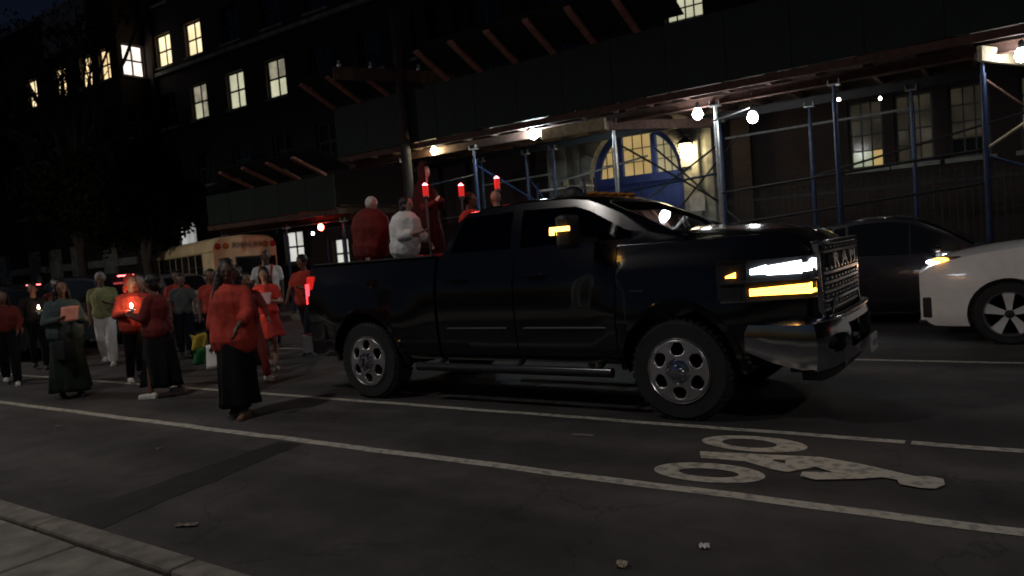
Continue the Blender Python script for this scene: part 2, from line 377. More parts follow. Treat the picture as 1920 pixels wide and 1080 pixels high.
# ------------------------------------------------------------------ street lamps on the near pavement (behind the camera side)
def street_lamp(x, y, label, power):
    t = empty('street_lamp', (x, y, .12)); tag(t, label, 'street lamp', 'street lamps on the near pavement')
    MB().lathe([(.16, 0), (.16, .3), (.1, .4), (.07, 8.0), (.0, 8.02)], n=14).build('pole', GALV, t, True)
    MB().path([V((0, 0, 7.7)), V((0, .5, 8.1)), V((0, 1.3, 8.25))], .04).build('arm', GALV, t, True)
    MB().box((0, 1.55, 8.22), (.3, .65, .12)).build('lamp_head', BLKM, t, bevel=.03)
    MB().box((0, 1.55, 8.145), (.22, .5, .02)).build('lens', mat('street_lens', (.9, .85, .7), .3, emis=(1, .88, .7), es=15, var=0), t)
    l = bpy.data.lights.new('street_light', 'AREA'); l.shape = 'RECTANGLE'; l.size = .22; l.size_y = .5; l.energy = power*1.45; l.color = (1, .93, .87)
    lo = bpy.data.objects.new('street_light', l); C.objects.link(lo); lo.parent = t; lo.location = (0, 1.55, 8.12)
street_lamp(-7.5, -1.2, 'tall grey street lamp standing on the near pavement left of the camera', 120)
street_lamp(7.5, -1.2, 'added tall grey street lamp, unseen, right of the camera to light the road', 170)  # added lamp out of view, brightens the right part of the road

street_lamp(-24, -1.2, 'added tall grey street lamp, unseen, further down the street to light bus and walkers', 430)  # added out of view to light the bus side, cars and left group
# ------------------------------------------------------------------ wall with openings
def wall(x0, x1, z0, z1, Y, ops, depth=.3, name='wall', m=BRICK, parent=None, axis='Y', sgn=1):
    """front face at Y, openings are (xa,xb,za,zb), reveals run inwards by depth"""
    xs = sorted(set([x0, x1]+[v for o in ops for v in o[:2]])); zs = sorted(set([z0, z1]+[v for o in ops for v in o[2:4]]))
    mb = MB()
    def P(a, d, b): return (a, Y+d, b) if axis == 'Y' else (Y-d, a, b)
    for i in range(len(xs)-1):
        for j in range(len(zs)-1):
            cx, cz = (xs[i]+xs[i+1])/2, (zs[j]+zs[j+1])/2
            if any(o[0] < cx < o[1] and o[2] < cz < o[3] for o in ops): continue
            a, b, c, d = xs[i], xs[i+1], zs[j], zs[j+1]
            mb.add([P(a, 0, c), P(b, 0, c), P(b, 0, d), P(a, 0, d)], [(0, 1, 2, 3)])
    for a, b, c, d in ops:
        for p, q in (((a, c), (b, c)), ((b, c), (b, d)), ((b, d), (a, d)), ((a, d), (a, c))):
            mb.add([P(p[0], 0, p[1]), P(q[0], 0, q[1]), P(q[0], depth, q[1]), P(p[0], depth, p[1])], [(0, 1, 2, 3)])
    return mb.build(name, m, parent)
def window(par, a, b, c, d, Y, pm, nx=2, nz=2, axis='Y', shade=None, bar=.05, sash=None):
    """frame object with panes as sub-parts"""
    sash = sash or SASH
    def P(x, dd, z): return (x, Y+dd, z) if axis == 'Y' else (Y-dd, x, z)
    def bx(mb, x0_, x1_, z0_, z1_, d0, d1):
        A = P((x0_+x1_)/2, (d0+d1)/2, (z0_+z1_)/2); D = (x1_-x0_, d1-d0, z1_-z0_) if axis == 'Y' else (d1-d0, x1_-x0_, z1_-z0_)
        mb.box(A, D)
    fr = MB(); t = .06
    bx(fr, a, a+t, c, d, .14, .22); bx(fr, b-t, b, c, d, .14, .22); bx(fr, a+t, b-t, c, c+t, .14, .22); bx(fr, a+t, b-t, d-t, d, .14, .22)
    W, H = b-a-2*t, d-c-2*t
    for i in range(1, nx): xx = a+t+W*i/nx; bx(fr, xx-bar/2, xx+bar/2, c+t, d-t, .15, .21)
    for j in range(1, nz): zz = c+t+H*j/nz; bx(fr, a+t, b-t, zz-bar/2, zz+bar/2, .147, .213)
    o = fr.build('window', sash, par)
    for i in range(nx):
        for j in range(nz):
            pn = MB(); bx(pn, a+t+W*i/nx, a+t+W*(i+1)/nx, c+t+H*j/nz, c+t+H*(j+1)/nz, .18, .19)
            mm = pm(i, j) if callable(pm) else pm
            q = pn.build('pane', mm, o)
    sl_ = MB(); bx(sl_, a-.1, b+.1, c-.1, c-.002, -.08, .13); sl_.build('sill', STONE, o)
    return o

# ------------------------------------------------------------------ the school
sch = empty('school_building', (-10, 20, 0))
tag(sch, 'large dark brick school building with rows of lit windows behind the scaffold shed', 'building')
B = empty('tmp'); bpy.data.objects.remove(B)
class _P: pass
def inv(o): return o
sch.location = (0, 0, 0)
WY = 20.0
ops = []; wins = []
FL = [(5.55, 7.05), (8.5, 10.05), (11.32, 12.8), (14.2, 15.7)]
cent = [-24.85-2.7*k for k in range(-3, 4)]
lit = {(0, 3): 0}
for ci, cx in enumerate(cent):
    for fi, (za, zb) in enumerate(FL):
        a, b = cx-.62, cx+.62
        if ci in (3, 4, 5) and fi == 1: pm = (lambda i, j, ci=ci: litmat('lit_pane_shade', (.55, .5, .36), .6, .5, 2) if (j == 1 and ci != 4) or (ci == 5 and (i, j) == (1, 0)) else LITP)
        elif fi == 2 and ci == 5: pm = LITW
        elif fi == 2 and ci == 6: pm = LITW
        else: pm = GLASSD
        if (ci == 6): a, b = a+.3, b+.3
        ops.append((a, b, za, zb)); wins.append((a, b, za, zb, pm, 2, 2))
for cx in (-5.0, -2.3, .4):
    for za, zb in ((5.8, 8.4), (10.0, 12.6), (14.0, 16.6)):
        ops.append((cx-.55, cx+.55, za, zb)); wins.append((cx-.55, cx+.55, za, zb, GLASSD, 4, 6))
for cx in (-14.2, -11.4):
    for za, zb in ((7.3, 9.9), (11.5, 14.1)):
        ops.append((cx-.62, cx+.62, za, zb)); wins.append((cx-.62, cx+.62, za, zb, GLASSD, 2, 2))
def lw(i, j): return LITP if (i+j) % 3 else LITW
ops.append((-8.05, -6.95, 6.5, 9.2)); wins.append((-8.05, -6.95, 6.5, 9.2, LITP, 4, 8))
# ground floor windows right of the door
for k, (a, b, c_, d_) in enumerate(((-3.5, -2.72, 2.85, 4.5), (-2.48, -1.66, 2.85, 4.5), (-1.36, -.55, 2.85, 4.5), (.0, .85, 2.85, 4.5), (1.2, 2.05, 2.85, 4.5))):
    ops.append((a, b, c_, d_))
    def pmf(i, j, k=k): 
        if k == 0: return LITG if (j == 0 and i < 2) else (LITY if j == 0 else DIMW)
        if k == 2: return GLASSD if j == 0 else DIMW
        return DIMW
    wins.append((a, b, c_, d_, pmf, 3, 4))
# ground floor left: lit ones behind the lower shed
for a, b, c_, d_, pm in ((-25.3, -24.1, 1.7, 3.0, LITB), (-22.4, -21.5, 1.3, 2.5, LITB), (-28.2, -27.2, 1.8, 3.1, GLASSD)):
    ops.append((a, b, c_, d_)); wins.append((a, b, c_, d_, litmat('lit_pane_ground', (.85, .85, .78), .8, .3) if pm is LITB else pm, 2, 2))
DX0, DX1 = -10.55, -7.7   # door opening
ops.append((DX0, DX1, .14, 4.8))
ops.append((-33.0, -31.5, 1.9, 4.2))
wall(-33.9, 24, 0, 18.5, WY, ops, parent=sch)
for a, b, c_, d_, pm, nx_, nz_ in wins: window(sch, a, b, c_, d_, WY, pm, nx_, nz_, bar=.035 if nx_ > 2 else .075)
# lit white doorway panel high above the bus
o = MB().box((-32.25, 20.2, 3.05), (1.48, .04, 2.28)).build('lit_transom', litmat('lit_doorway', (.75, .75, .72), .55, .75, .8), sch)
# roof, cornices and band courses
MB().box((-5, 27.1, 18.62), (58.2, 14.6, .24)).build('roof', STONE, sch)
MB().box((-5, 19.8, 18.25), (57.8, .38, .44)).build('cornice', STONE, sch, bevel=.04)
MB().box((-5, 19.93, 11.0), (57.8, .12, .16)).build('band_course', STONE, sch)
for xx in (-34+.35, -16.8, -15.6, -13, -6.1, 4, 12):
    MB().box((xx, 19.9, 9.2), (.5, .18, 18)).build('pilaster', BRICK, sch)
# projecting wing on the left with its own windows, front at Y 18.5, side wall at X -33.9
wx = [(-40.1, -38.95), (-37.45, -36.3), (-35.65, -34.65), (-43.2, -42.1), (-46, -44.9)]
wops = []; wl = []
for i, (a, b) in enumerate(wx):
    for fi, (za, zb) in enumerate(((5.3, 6.8), (8.1, 9.6), (10.95, 12.4))):
        wops.append((a, b, za, zb)); wl.append((a, b, za, zb, (LITO if fi == 2 and i in (0, 1, 2) else (LITW if fi == 2 and i == 3 else GLASSD))))
wall(-60, -33.9, 0, 15.1, 18.5, wops, parent=sch, name='wing_wall')
for a, b, c_, d_, pm in wl: window(sch, a, b, c_, d_, 18.5, pm, 2, 2, bar=.08)
sops = [(18.72, 19.75, za, zb) for za, zb in ((8.1, 9.6), (11.0, 12.45))]
wall(18.5, 20.0, 0, 15.1, -33.9, sops, parent=sch, name='wing_side_wall', axis='X', depth=.3)
window(sch, 18.72, 19.75, 11.0, 12.45, -33.9, LITB, 2, 2, axis='X', bar=.08)
window(sch, 18.72, 19.75, 8.1, 9.6, -33.9, GLASSD, 2, 2, axis='X', bar=.08)
MB().box((-47, 24, 15.2), (26.2, 11.2, .2)).build('wing_roof', STONE, sch)
MB().box((-38.4, 18.44, 14.0), (4.4, .1, 2.1)).build('stone_panel', mat('pale_panel', (.3, .29, .27), .8, var=.2, scale=1.5), sch)
MB().box((-47, 18.42, 2.4), (26, .14, .35)).build('base_course', STONE, sch)
for xx in (-36.2, -39.4, -41.8, -44.2, -48): MB().box((xx, 18.36, 1.8), (.9, .26, 3.2)).build('pier', STONE, sch, bevel=.03)
# stone portal with arch
arcx, arcw, spring = (DX0+DX1)/2, (DX1-DX0)/2, 3.42
def arc(rr, n=24, c=(arcx, spring)): return [(c[0]+rr*cos(pi*k/n), c[1]+rr*sin(pi*k/n)) for k in range(n+1)]
PY0, PY1 = 19.72, 20.12
por = MB()
A = arc(arcw)
for k in range(24):     # spandrel above the arch, up to Z 5.4
    a, b = A[k], A[k+1]
    vs = []
    for yy in (PY0, PY1): vs += [(a[0], yy, a[1]), (b[0], yy, b[1]), (b[0], yy, 5.4), (a[0], yy, 5.4)]
    por.add(vs, [(0, 1, 2, 3), (7, 6, 5, 4), (0, 4, 5, 1), (2, 6, 7, 3)])
por.box(((DX0-12.05)/2, 19.92, 2.75), (DX0+12.05, .4, 5.3)); por.box(((DX1-6.65)/2, 19.92, 2.75), (-6.65-DX1, .4, 5.3))
por.build('portal', STONE, sch)
for xx in (-11.9, -11.45, -11.0, -7.3, -6.9):
    MB().box((xx, 19.66, 2.7), (.22, .12, 5.1)).build('portal_rib', STONE, sch, bevel=.03)
# archivolt moulding: separate stones
nvo = 13
for k in range(nvo):
    a0, a1 = pi*k/nvo+.008, pi*(k+1)/nvo-.008; r1, r2 = arcw+.0, arcw+.32; st = MB(); vs = []
    for yy in (19.6, 19.75):
        for rr, aa in ((r1, a0), (r2, a0), (r2, (a0+a1)/2), (r2, a1), (r1, a1), (r1, (a0+a1)/2)): vs.append((arcx+rr*cos(aa), yy, spring+rr*sin(aa)))
    st.add(vs, [(0, 1, 2, 3, 4, 5), (11, 10, 9, 8, 7, 6)]+[(i, i+6, (i+1) % 6+6, (i+1) % 6) for i in range(6)])
    st.build('arch_stone', STONE, sch, bevel=.012)
# blue arched transom window and door leaves
def arcring(r1, r2, y0, y1, m, name, par, n=24):
    mb = MB()
    for k in range(n):
        a0, a1 = pi*k/n, pi*(k+1)/n; vs = []
        for yy in (y0, y1):
            for rr, aa in ((r1, a0), (r2, a0), (r2, a1), (r1, a1)): vs.append((arcx+rr*cos(aa), yy, spring+rr*sin(aa)))
        mb.add(vs, [(0, 1, 2, 3), (7, 6, 5, 4), (0, 3, 7, 4), (1, 5, 6, 2)])
    return mb.build(name, m, par)
aw = arcring(arcw-.2, arcw-.002, 19.9, 20.02, BLUEP, 'arch_window', sch)
MB().box((arcx, 19.95, spring-.12), (2*arcw-.01, .16, .24)).build('transom_bar', BLUEP, aw)
for sx in (-.52, .52): 
    hz = math.sqrt((arcw-.2)**2-.52**2)
    MB().box((arcx+sx, 19.93, spring+hz/2), (.15, .14, hz)).build('mullion', BLUEP, aw)
BARM = mat('thin_glazing_bar', (.05, .045, .03), .6, var=.1)
for k, (xa, xb) in enumerate(((-arcw+.2, -.6), (-.445, .445), (.6, arcw-.2))):
    n = 10; pts = [(arcx+xa, spring)]+[(arcx+xb, spring)]
    up = [(arcx+xb+(xa-xb)*i/n) for i in range(n+1)]
    pts += [(xx, spring+math.sqrt(max(0, (arcw-.2)**2-(xx-arcx)**2))) for xx in up]
    q = MB().prism(pts, 19.985, 19.99, 'Y').build('pane', LITY if k < 2 else litmat('lit_pane_tan', (.72, .62, .34), .5, .3), aw)
    bars = MB(); 
    for i in range(1, 3): 
        xx = arcx+xa+(xb-xa)*i/3; hh = math.sqrt(max(.01, (arcw-.2)**2-(xx-arcx)**2)); bars.box((xx, 19.97, spring+hh/2), (.025, .025, hh))
    for zz in (.38, .76): 
        ex = math.sqrt(max(.01, (arcw-.2)**2-zz**2)); l_, r_ = max(xa, -ex), min(xb, ex)
        if r_ > l_: bars.box((arcx+(l_+r_)/2, 19.968, spring+zz), (r_-l_, .025, .025))
    bars.build('glazing_bar', BARM, aw)
for sx in (-1, 1):
    dr = MB().box((arcx+sx*.71, 20.0, 1.72), (1.38, .07, 3.12)).build('door', BLUEP, sch, bevel=.01)
    for zz in (.75, 1.75, 2.7):
        MB().box((arcx+sx*.71, 19.955, zz), (1.0, .03, .7)).build('door_panel', BLUEP, dr, bevel=.012)
    MB().tube((arcx+sx*.1, 19.9, 1.0), (arcx+sx*.1, 19.9, 1.4), .018).build('handle', CHR, dr)
MB().box((arcx, 19.4, .2), (3.4, .7, .14)).build('door_step', STONE, sch, bevel=.02)
MB().box((arcx, 20.6, 2.5), (3.2, .1, 5)).build('vestibule_wall', mat('vestibule', (.3, .25, .15), .8), sch)
MB().box((-7.3, 19.6, 2.45), (.42, .05, .5)).build('notice_board', mat('notice', (.6, .6, .58), .6), sch)
# wall lantern right of the door
lt = empty('wall_lantern', (-7.45, 19.35, 3.85)); tag(lt, 'bright caged wall lantern glowing beside the blue arched school door', 'lantern')
MB().lathe([(.0, -.24), (.11, -.22), (.17, .12), (.0, .16)], n=8).build('lamp_glass', LANT, lt)
MB().lathe([(.24, .17), (.2, .22), (.04, .36), (0, .38)], n=8).build('lantern_cap', BLKM, lt)
cg = MB()
for k in range(8): a = 2*pi*k/8; cg.tube((.14*cos(a), .14*sin(a), -.27), (.215*cos(a), .215*sin(a), .17), .009, n=4)
cg.lathe([(.18, -.06), (.185, -.06), (.185, -.03), (.18, -.03)], n=8); cg.build('cage', BLKM, lt)
MB().bar((0, 0, .36), (0, .35, .36), .03, .03).build('bracket', BLKM, lt)

# ------------------------------------------------------------------ iron fence in front of the right-hand windows
def fence(x0, x1, y, h, label):
    t = empty('iron_fence', (x0, y, .14)); tag(t, label, 'fence')
    L = x1-x0
    for zz in (.2, h-.2): MB().box((L/2, 0, zz), (L, .035, .045)).build('rail', BLKM, t)
    pk = MB().lathe([(.012, 0), (.012, h-.05), (.022, h), (0, h+.09)], n=5).mesh('picket', BLKM)
    n = int(L/.14)
    for k in range(n+1):
        o = bpy.data.objects.new('picket', pk); C.objects.link(o); o.parent = t; o.location = (k*L/n, 0, 0)
fence(-6.2, 6, 18.3, 2.35, 'tall black iron picket fence in front of the right ground floor windows')

# ------------------------------------------------------------------ sidewalk shed
OY, IY, PFY = 14.6, 16.75, 14.2
def shed(x0, x1, zb, zt, posts_o, posts_i, label, struts, top):
    """zb underside of deck / lower edge of parapet; zt parapet top"""
    t = empty('sidewalk_shed', (x0, OY, .14)); tag(t, label, 'scaffold shed')
    def L(p): return V(p)-V((x0, OY, .14))
    for xx in posts_o+posts_i:
        y = OY if xx in posts_o else IY
        ps = MB().lathe([(.11, 0), (.11, .015), (.045, .02), (.045, zb-.62), (.03, zb-.61), (.03, zb-.38)], L((xx, y, .14)), n=12)
        galv = xx in GALVP
        o = ps.build('post', GALV if galv else BLUEPIPE, t, True)
        hd = MB(); c = L((xx, y, zb-.24)); hd.box(c-V((0, 0, .0)), (.2, .16, .02)); hd.box(c+V((-.09, 0, .05)), (.015, .14, .1)); hd.box(c+V((.09, 0, .05)), (.015, .14, .1))
        hd.build('jack_head', GALV, o)
    # runners: steel beams over the posts
    for y in (OY, IY):
        bm_ = MB(); c0, c1 = L((x0, y, zb-.13)), L((x1, y, zb-.13))
        m_ = (c0+c1)/2; Ln = x1-x0
        bm_.box(m_+V((0, 0, .085)), (Ln, .11, .015)); bm_.box(m_, (Ln, .012, .155)); bm_.box(m_-V((0, 0, .085)), (Ln, .11, .015))
        bm_.build('runner_beam', WOOD if y == OY else BLKM, t)
    # joists and planks
    xx = x0+.3
    while xx < x1:
        MB().box(L((xx, (PFY+17.6)/2, zb+.06)), (.07, 17.6-PFY-.1, .19)).build('joist', WOOD, t)
        xx += .8
    pl = .9; n = 13
    for k in range(n):
        yy = PFY+.2+k*.275
        MB().box(L(((x0+x1)/2, yy, zb+.18+random.uniform(-.006, .006))), (x1-x0-.1, .25, .04)).build('deck_plank', PLANK, t)
    # parapet of plywood panels, posts behind, edge board
    k = 0; xx = x0
    while xx < x1-.2:
        wv = min(1.2, x1-xx)
        MB().box(L((xx+wv/2-.004, PFY+random.uniform(-.004, .004), (zb+zt)/2+.06)), (wv-.012, .03, zt-zb-.12)).build('parapet_panel', GREENP, t)
        MB().box(L((xx+.02, PFY+.08, (zb+zt)/2)), (.09, .09, zt-zb-.1)).build('stud', WOOD, t)
        xx += 1.2
    MB().box(L(((x0+x1)/2, PFY-.035, zb+.02)), (x1-x0, .06, .14)).build('edge_board', WOOD, t)
    # outrigger struts that lean out over the street
    if struts:
        xx = struts[0]
        while xx <= struts[1]:
            if abs(xx+12.3) < .3: xx += struts[2]; continue
            MB().bar(L((xx, PFY-.02, zt)), L((xx, PFY-1.1, zt+top)), .14, .06).build('outrigger_strut', mat('strut_timber', (.34, .16, .12), .8, var=.2, scale=9, bump=.3), t)
            if abs(xx+13.3) > .3: MB().box(L((xx+.5, PFY-.56, zt+top/2+.12)), (.98, 1.2, .02), M=Matrix.Rotation(-math.atan2(top, 1.08), 4, 'X')).build('flare_panel', mat('black_netting', (.004, .006, .005), .9), t)
            xx += struts[2]
    for (a, b, m_) in (BR if x0 < -10 and x1 > -10 else []):
        MB().tube(L(a), L(b), .024, n=8).build('brace', m_, t, True)
    return t
po = [-13.3, -11.0, -7.2, -4.95, -2.75, -.48, 1.6]; pi_ = [-12.4, -10.9, -10.05, -5.6, -3.66, -1.75, .4]
GALVP = (-7.2, -4.95)
zz = 3.45
BR = [((-5.5, IY, 3.68), (-1.75, IY, 3.72), GALV), ((-7.2, OY, 2.6), (-4.95, OY, 2.75), BLUEPIPE), ((-7.2, OY, 1.3), (-4.95, OY, 1.35), BLUEPIPE),
      ((-7.2, OY, 3.7), (-5.6, IY, 2.2), BLKM), ((-7.2, OY, 2.0), (-5.6, IY, 3.6), BLKM), ((-7.2, IY, 3.7), (-5.1, IY, 1.6), BLKM), ((-7.0, IY, 1.9), (-5.2, IY, 3.7), BLKM),
      ((-10.05, IY, 3.2), (-7.4, IY, 3.55), GALV), ((-13.3, OY, 3.3), (-11, OY, 3.45), BLUEPIPE), ((-12.4, IY, 3.4), (-10.05, IY, 3.45), GALV),
      ((-11, OY, 3.7), (-10.05, IY, 2.4), BLUEPIPE), ((-13.3, OY, 2.4), (-11, OY, 2.5), BLKM), ((-11, OY, 2.2), (-7.2, OY, 2.4), BLKM),
      ((-10.9, IY, 3.5), (-10.05, IY, 2.3), BLUEPIPE), ((-4.95, OY, 1.7), (-.48, OY, 2.05), BLKM), ((-4.95, OY, 2.35), (-.48, OY, 2.6), BLKM),
      ((-3.66, IY, 2.6), (.4, IY, 3.4), BLKM), ((-.48, OY, 3.75), (.9, IY, 2.6), WOOD), ((-.48, OY, 2.6), (1.1, OY, 3.6), WOODP), ((-.48, OY, 2.5), (1.6, OY, 1.5), BLUEPIPE),
      ((-4.95, OY, 1.75), (-6.3, OY, .9), BLKM)]
sA = shed(-15.35, 5.0, 4.31, 5.75, po, pi_, 'tall dark green sidewalk shed on blue and grey pipes in front of the arched door', (-15.3, -6.2, 1.0), .5)
GALVP = ()
shed(-21.6, -15.45, 2.96, 4.02, [-21.4, -18.3, -15.8], [-21.0, -19.0, -16.4], 'lower dark green sidewalk shed behind the school bus', (-19.15, -15.6, 1.08), .42)
BR2 = MB()
# pale header timber and diagonal headers at the entrance bay
hd = empty('entrance_header', (-9.2, 14.4, 3.99)); tag(hd, 'pale timber header with brown diagonal beams over the shed entrance bay', 'timber header')
MB().box((1.12, 0, .1), (1.6, .1, .24)).build('timber', WOODP, hd, bevel=.008)
MB().bar((1.95, .06, .05), (3.62, 2.2, .05), .08, .2).build('timber', WOOD, hd, bevel=.008)
hd2 = empty('entrance_header', (-.5, 14.2, 3.97)); tag(hd2, 'bare timber beam running diagonally from the rightmost post to the lamp', 'timber header')
MB().bar((0, 0, .12), (1.3, 2.7, .1), .08, .24).build('timber', WOODP, hd2, bevel=.008)

# bulbs under the shed
def bulb(x, y, z, m, rad, label, top, arm=None):
    t = empty('work_lamp', (x, y, z)); tag(t, label, 'lamp', 'bare bulbs hanging under the sidewalk sheds')
    MB().lathe([(0, -rad*1.15), (rad*.7, -rad*.8), (rad, -.1*rad), (rad*.75, rad*.7), (rad*.4, rad*1.1), (0, rad*1.15)], n=16).build('bulb', m, t, True)
    MB().lathe([(rad*.42, rad*1.0), (rad*.45, rad*2), (rad*.2, rad*2.3), (.006, rad*2.4), (.006, top-z)], n=10).build('socket', BLKM, t)
    if arm: MB().tube((0, 0, rad*2), arm, .02, n=6).build('lamp_arm', GALV, t)
bulb(-5.26, 14.45, 3.95, LWHITE, .1, 'bright white bulb at the head of the pale grey post, left of two', 4.2)
bulb(-4.19, 14.45, 3.71, LWHITE, .1, 'bright white bulb on a short arm, right of the pale grey post', 4.2, (-.75, -.2, .02))
bulb(-9.15, 14.45, 4.14, LCOOL, .105, 'bright bluish white bulb hanging at the left end of the pale header', 4.25)
bulb(-12.13, 14.45, 4.18, LWARM, .085, 'warm white bulb over the bed of the black truck', 4.25)
bulb(0.05, 14.45, 3.99, LWHITE, .1, 'white bulb at the far right end of the shed by the timber beam', 4.2)
bulb(-16.65, 14.5, 2.62, mat('bulb_red', (.9, .1, .1), .2, emis=(1, .09, .05), es=60, var=0), .085, 'red glowing bulb hanging from the lower shed right of the bus', 2.95)
bulb(-17.6, 15.0, 2.5, mat('bulb_small', (.9, .9, .9), .2, emis=(.8, .85, 1), es=30, var=0), .045, 'small bluish bulb between the school bus and the red bulb', 2.95)
bulb(-2.9, 15.8, 3.98, mat('bulb_tiny', (.9, .9, .9), .2, emis=(1, .95, .9), es=25, var=0), .03, 'tiny white bulb under the shed ceiling above the dark parked car, left of two', 4.2)
bulb(-2.2, 16.0, 3.9, mat('bulb_tiny', (.9, .9, .9)), .03, 'tiny white bulb under the shed ceiling next to the blue inner post, right of two', 4.2)

# stacked building materials under the shed by the wall
st = empty('material_stack', (-10.4, 17.9, .14)); tag(st, 'stack of boards and white panels on a rack under the shed left of the arch', 'stacked boards')
for k in range(5): MB().box((0, 0, .5+k*.62), (1.5, .6, .05)).build('shelf', WOODP if k % 2 else GALV, st)
for sx in (-.75, .75):
    for sy in (-.28, .28): MB().box((sx, sy, 1.6), (.05, .05, 3.2)).build('upright', BLUEPIPE, st)
for k in range(9): MB().box((random.uniform(-.5, .5), random.uniform(-.1, .1), .6+.62*(k % 5)+.05), (random.uniform(.2, .6), .3, random.uniform(.08, .25))).build('board', (WOODP, STONE, WOOD)[k % 3], st)

# utility pole with cross board
up_ = empty('utility_pole', (-12.68, 14.0, .14)); tag(up_, 'weathered wooden utility pole with a broad crossarm rising behind the truck bed', 'utility pole')
MB().lathe([(.13, 0), (.12, 7.55), (.0, 7.57)], n=14).build('pole', mat('pole_wood', (.045, .035, .028), .9, var=.25, scale=5, bump=.5), up_, True)
MB().bar((-.83, -1.41, 5.98), (.59, 1.41, 5.98), .1, .3).build('crossarm', WOOD, up_, bevel=.01)
for t_ in (.05, .3, .7, .95): MB().lathe([(.05, 0), (.06, .05), (.03, .1), (.05, .14), (0, .16)], (-.83+1.42*t_, -1.41+2.82*t_, 6.13), n=10).build('insulator', GALV, up_)

# ------------------------------------------------------------------ wheels
def sm_(a, b, x): t = min(1, max(0, (x-a)/(b-a))); return t*t*(3-2*t)
def wheel(par, x, y, Rr, rim, wd, kind, side, z=None):
    """side -1: outer face towards -Y"""
    s = side; z = z or Rr
    t = MB().lathe([(rim*.98, -wd/2), (Rr*.93, -wd/2), (Rr*.985, -wd*.42), (Rr, -wd*.3), (Rr, wd*.3), (Rr*.985, wd*.42), (Rr*.93, wd/2), (rim*.98, wd/2)], axis='Y', n=40, cap=False)
    n = 44
    for k in range(n):     # tread blocks
        a = 2*pi*k/n
        for yy in (-.3, 0, .3):
            M = Matrix.Rotation(-a, 4, 'Y')
            t.box((Rr*cos(a), yy*wd, Rr*sin(a)), (.02, wd*.24, Rr*2*pi/n*.62), M=M)
    wh = t.build('wheel', RUB, par, True); wh.location = (x, y, z)
    f_ = s*wd*.5
    rm = MB().lathe([(rim, f_), (rim*.985, f_+s*.012), (rim*.93, f_-s*.005), (rim*.88, f_-s*.05), (rim*.86, f_-s*.14)], axis='Y', n=40, cap=False)
    rm.lathe([(rim*.87, f_-s*.14), (0.0, f_-s*.13)], axis='Y', n=40)
    ro = rm.build('rim', ALU if kind != 'w' else ALU, wh, True)
    if kind == 't':      # broad chrome face pierced by six oval openings
        sp = MB(); n = 96; cols = []
        def face(rr, a):
            return (rim*rr*cos(a), f_+s*(.012-.02*sm_(.4, .95, rr)), rim*rr*sin(a))
        sp2 = MB(); hole = lambda rr, a: min((((rr-.66)/.185)**2+((((a-h*pi/3+pi/6) % (2*pi))-pi)*rr/.20)**2) for h in range(6)) < 1
        rs = [.36+.03*i for i in range(20)]
        for i in range(19):
            for k in range(n):
                a0, a1 = 2*pi*k/n, 2*pi*(k+1)/n
                if hole((rs[i]+rs[i+1])/2, (a0+a1)/2): continue
                sp2.add([face(rs[i], a0), face(rs[i+1], a0), face(rs[i+1], a1), face(rs[i], a1)], [(0, 1, 2, 3)])
        fc = sp2.build('wheel_face', mat('polished_wheel', (.6, .59, .6), .27, metal=.8, var=.08, scale=20), wh, True); so_ = fc.modifiers.new('s', 'SOLIDIFY'); so_.thickness = .03; so_.offset = 0
        md = fc.modifiers.new('sm', 'SMOOTH'); md.factor = .5; md.iterations = 2; fc.modifiers.move(1, 0)
        sp.lathe([(rim*.38, f_-s*.03), (rim*.36, f_+s*.02), (rim*.3, f_+s*.03), (rim*.2, f_+s*.035), (rim*.19, f_+s*.075), (rim*.1, f_+s*.085), (0, f_+s*.085)], axis='Y', n=24)
        for k in range(8):
            a = 2*pi*k/8; sp.tube((rim*.29*cos(a), f_+s*.02, rim*.29*sin(a)), (rim*.29*cos(a), f_+s*.06, rim*.29*sin(a)), .013, n=6)
        sp.build('hub_cap', CHR, wh, True)
        MB().lathe([(rim*.86, f_-s*.1), (0.0, f_-s*.1)], axis='Y', n=30).build('brake_disc', BLKM, wh)
    else:
        MB().lathe([(rim*.86, f_-s*.1), (0.0, f_-s*.1)], axis='Y', n=30).build('brake_disc', BLKM, wh)
        for k in range(5):
            a = 2*pi*k/5+.3; sp = MB()
            for da, wv in ((-.13, 1), (.13, 1)):
                ca, sa = cos(a+da), sin(a+da)
                def q(rr, off, d): return (rr*ca-off*sa, f_+s*d, rr*sa+off*ca)
                secs = [[q(rim*rr, o, d) for o, d in ((-w_, d_), (w_, d_), (w_, d_-.05), (-w_, d_-.05))] for rr, w_, d_ in ((.1, .02, -.01), (.5, .022, -.012), (.94, .032, -.004))]
                sp.loft(secs)
            sp.build('spoke', mat('silver_spoke', (.72, .72, .72), .35, metal=.25, var=.05), wh)
        MB().lathe([(rim*.2, f_-s*.03), (rim*.18, f_), (0, f_+s*.005)], axis='Y', n=16).build('hub', BLKM, wh)
    return wh

# ------------------------------------------------------------------ black pickup
TX, TY = -2.45, 6.9
trk = empty('pickup_truck', (TX, TY, 0))
tag(trk, 'black crew cab pickup truck with chrome grille and amber lights carrying people in its bed', 'pickup truck')
WB = -3.72; TR, RIM = .435, .285
def sm(a, b, x): t = min(1, max(0, (x-a)/(b-a))); return t*t*(3-2*t)
def side_y(x, z):
    base = [( .45, .90), (.56, .955), (.75, .975), (1.0, .985), (1.22, .975), (1.33, .955), (1.42, .925), (1.54, .89)]
    z_ = min(max(z, .45), 1.54)
    for (a, p), (b, q) in zip(base, base[1:]):
        if z_ <= b: y = p+(q-p)*(z_-a)/(b-a); break
    fl = 0
    for xw in (0, WB):
        d = abs(x-xw); fl = max(fl, .05*(1-sm(.5, .78, d)))
    y += fl*(1-sm(.9, 1.2, z))*sm(.4, .6, z)+fl*.3*(1-sm(1.2, 1.45, z))
    y -= .10*sm(.55, 1.1, x)**1.5
    return y
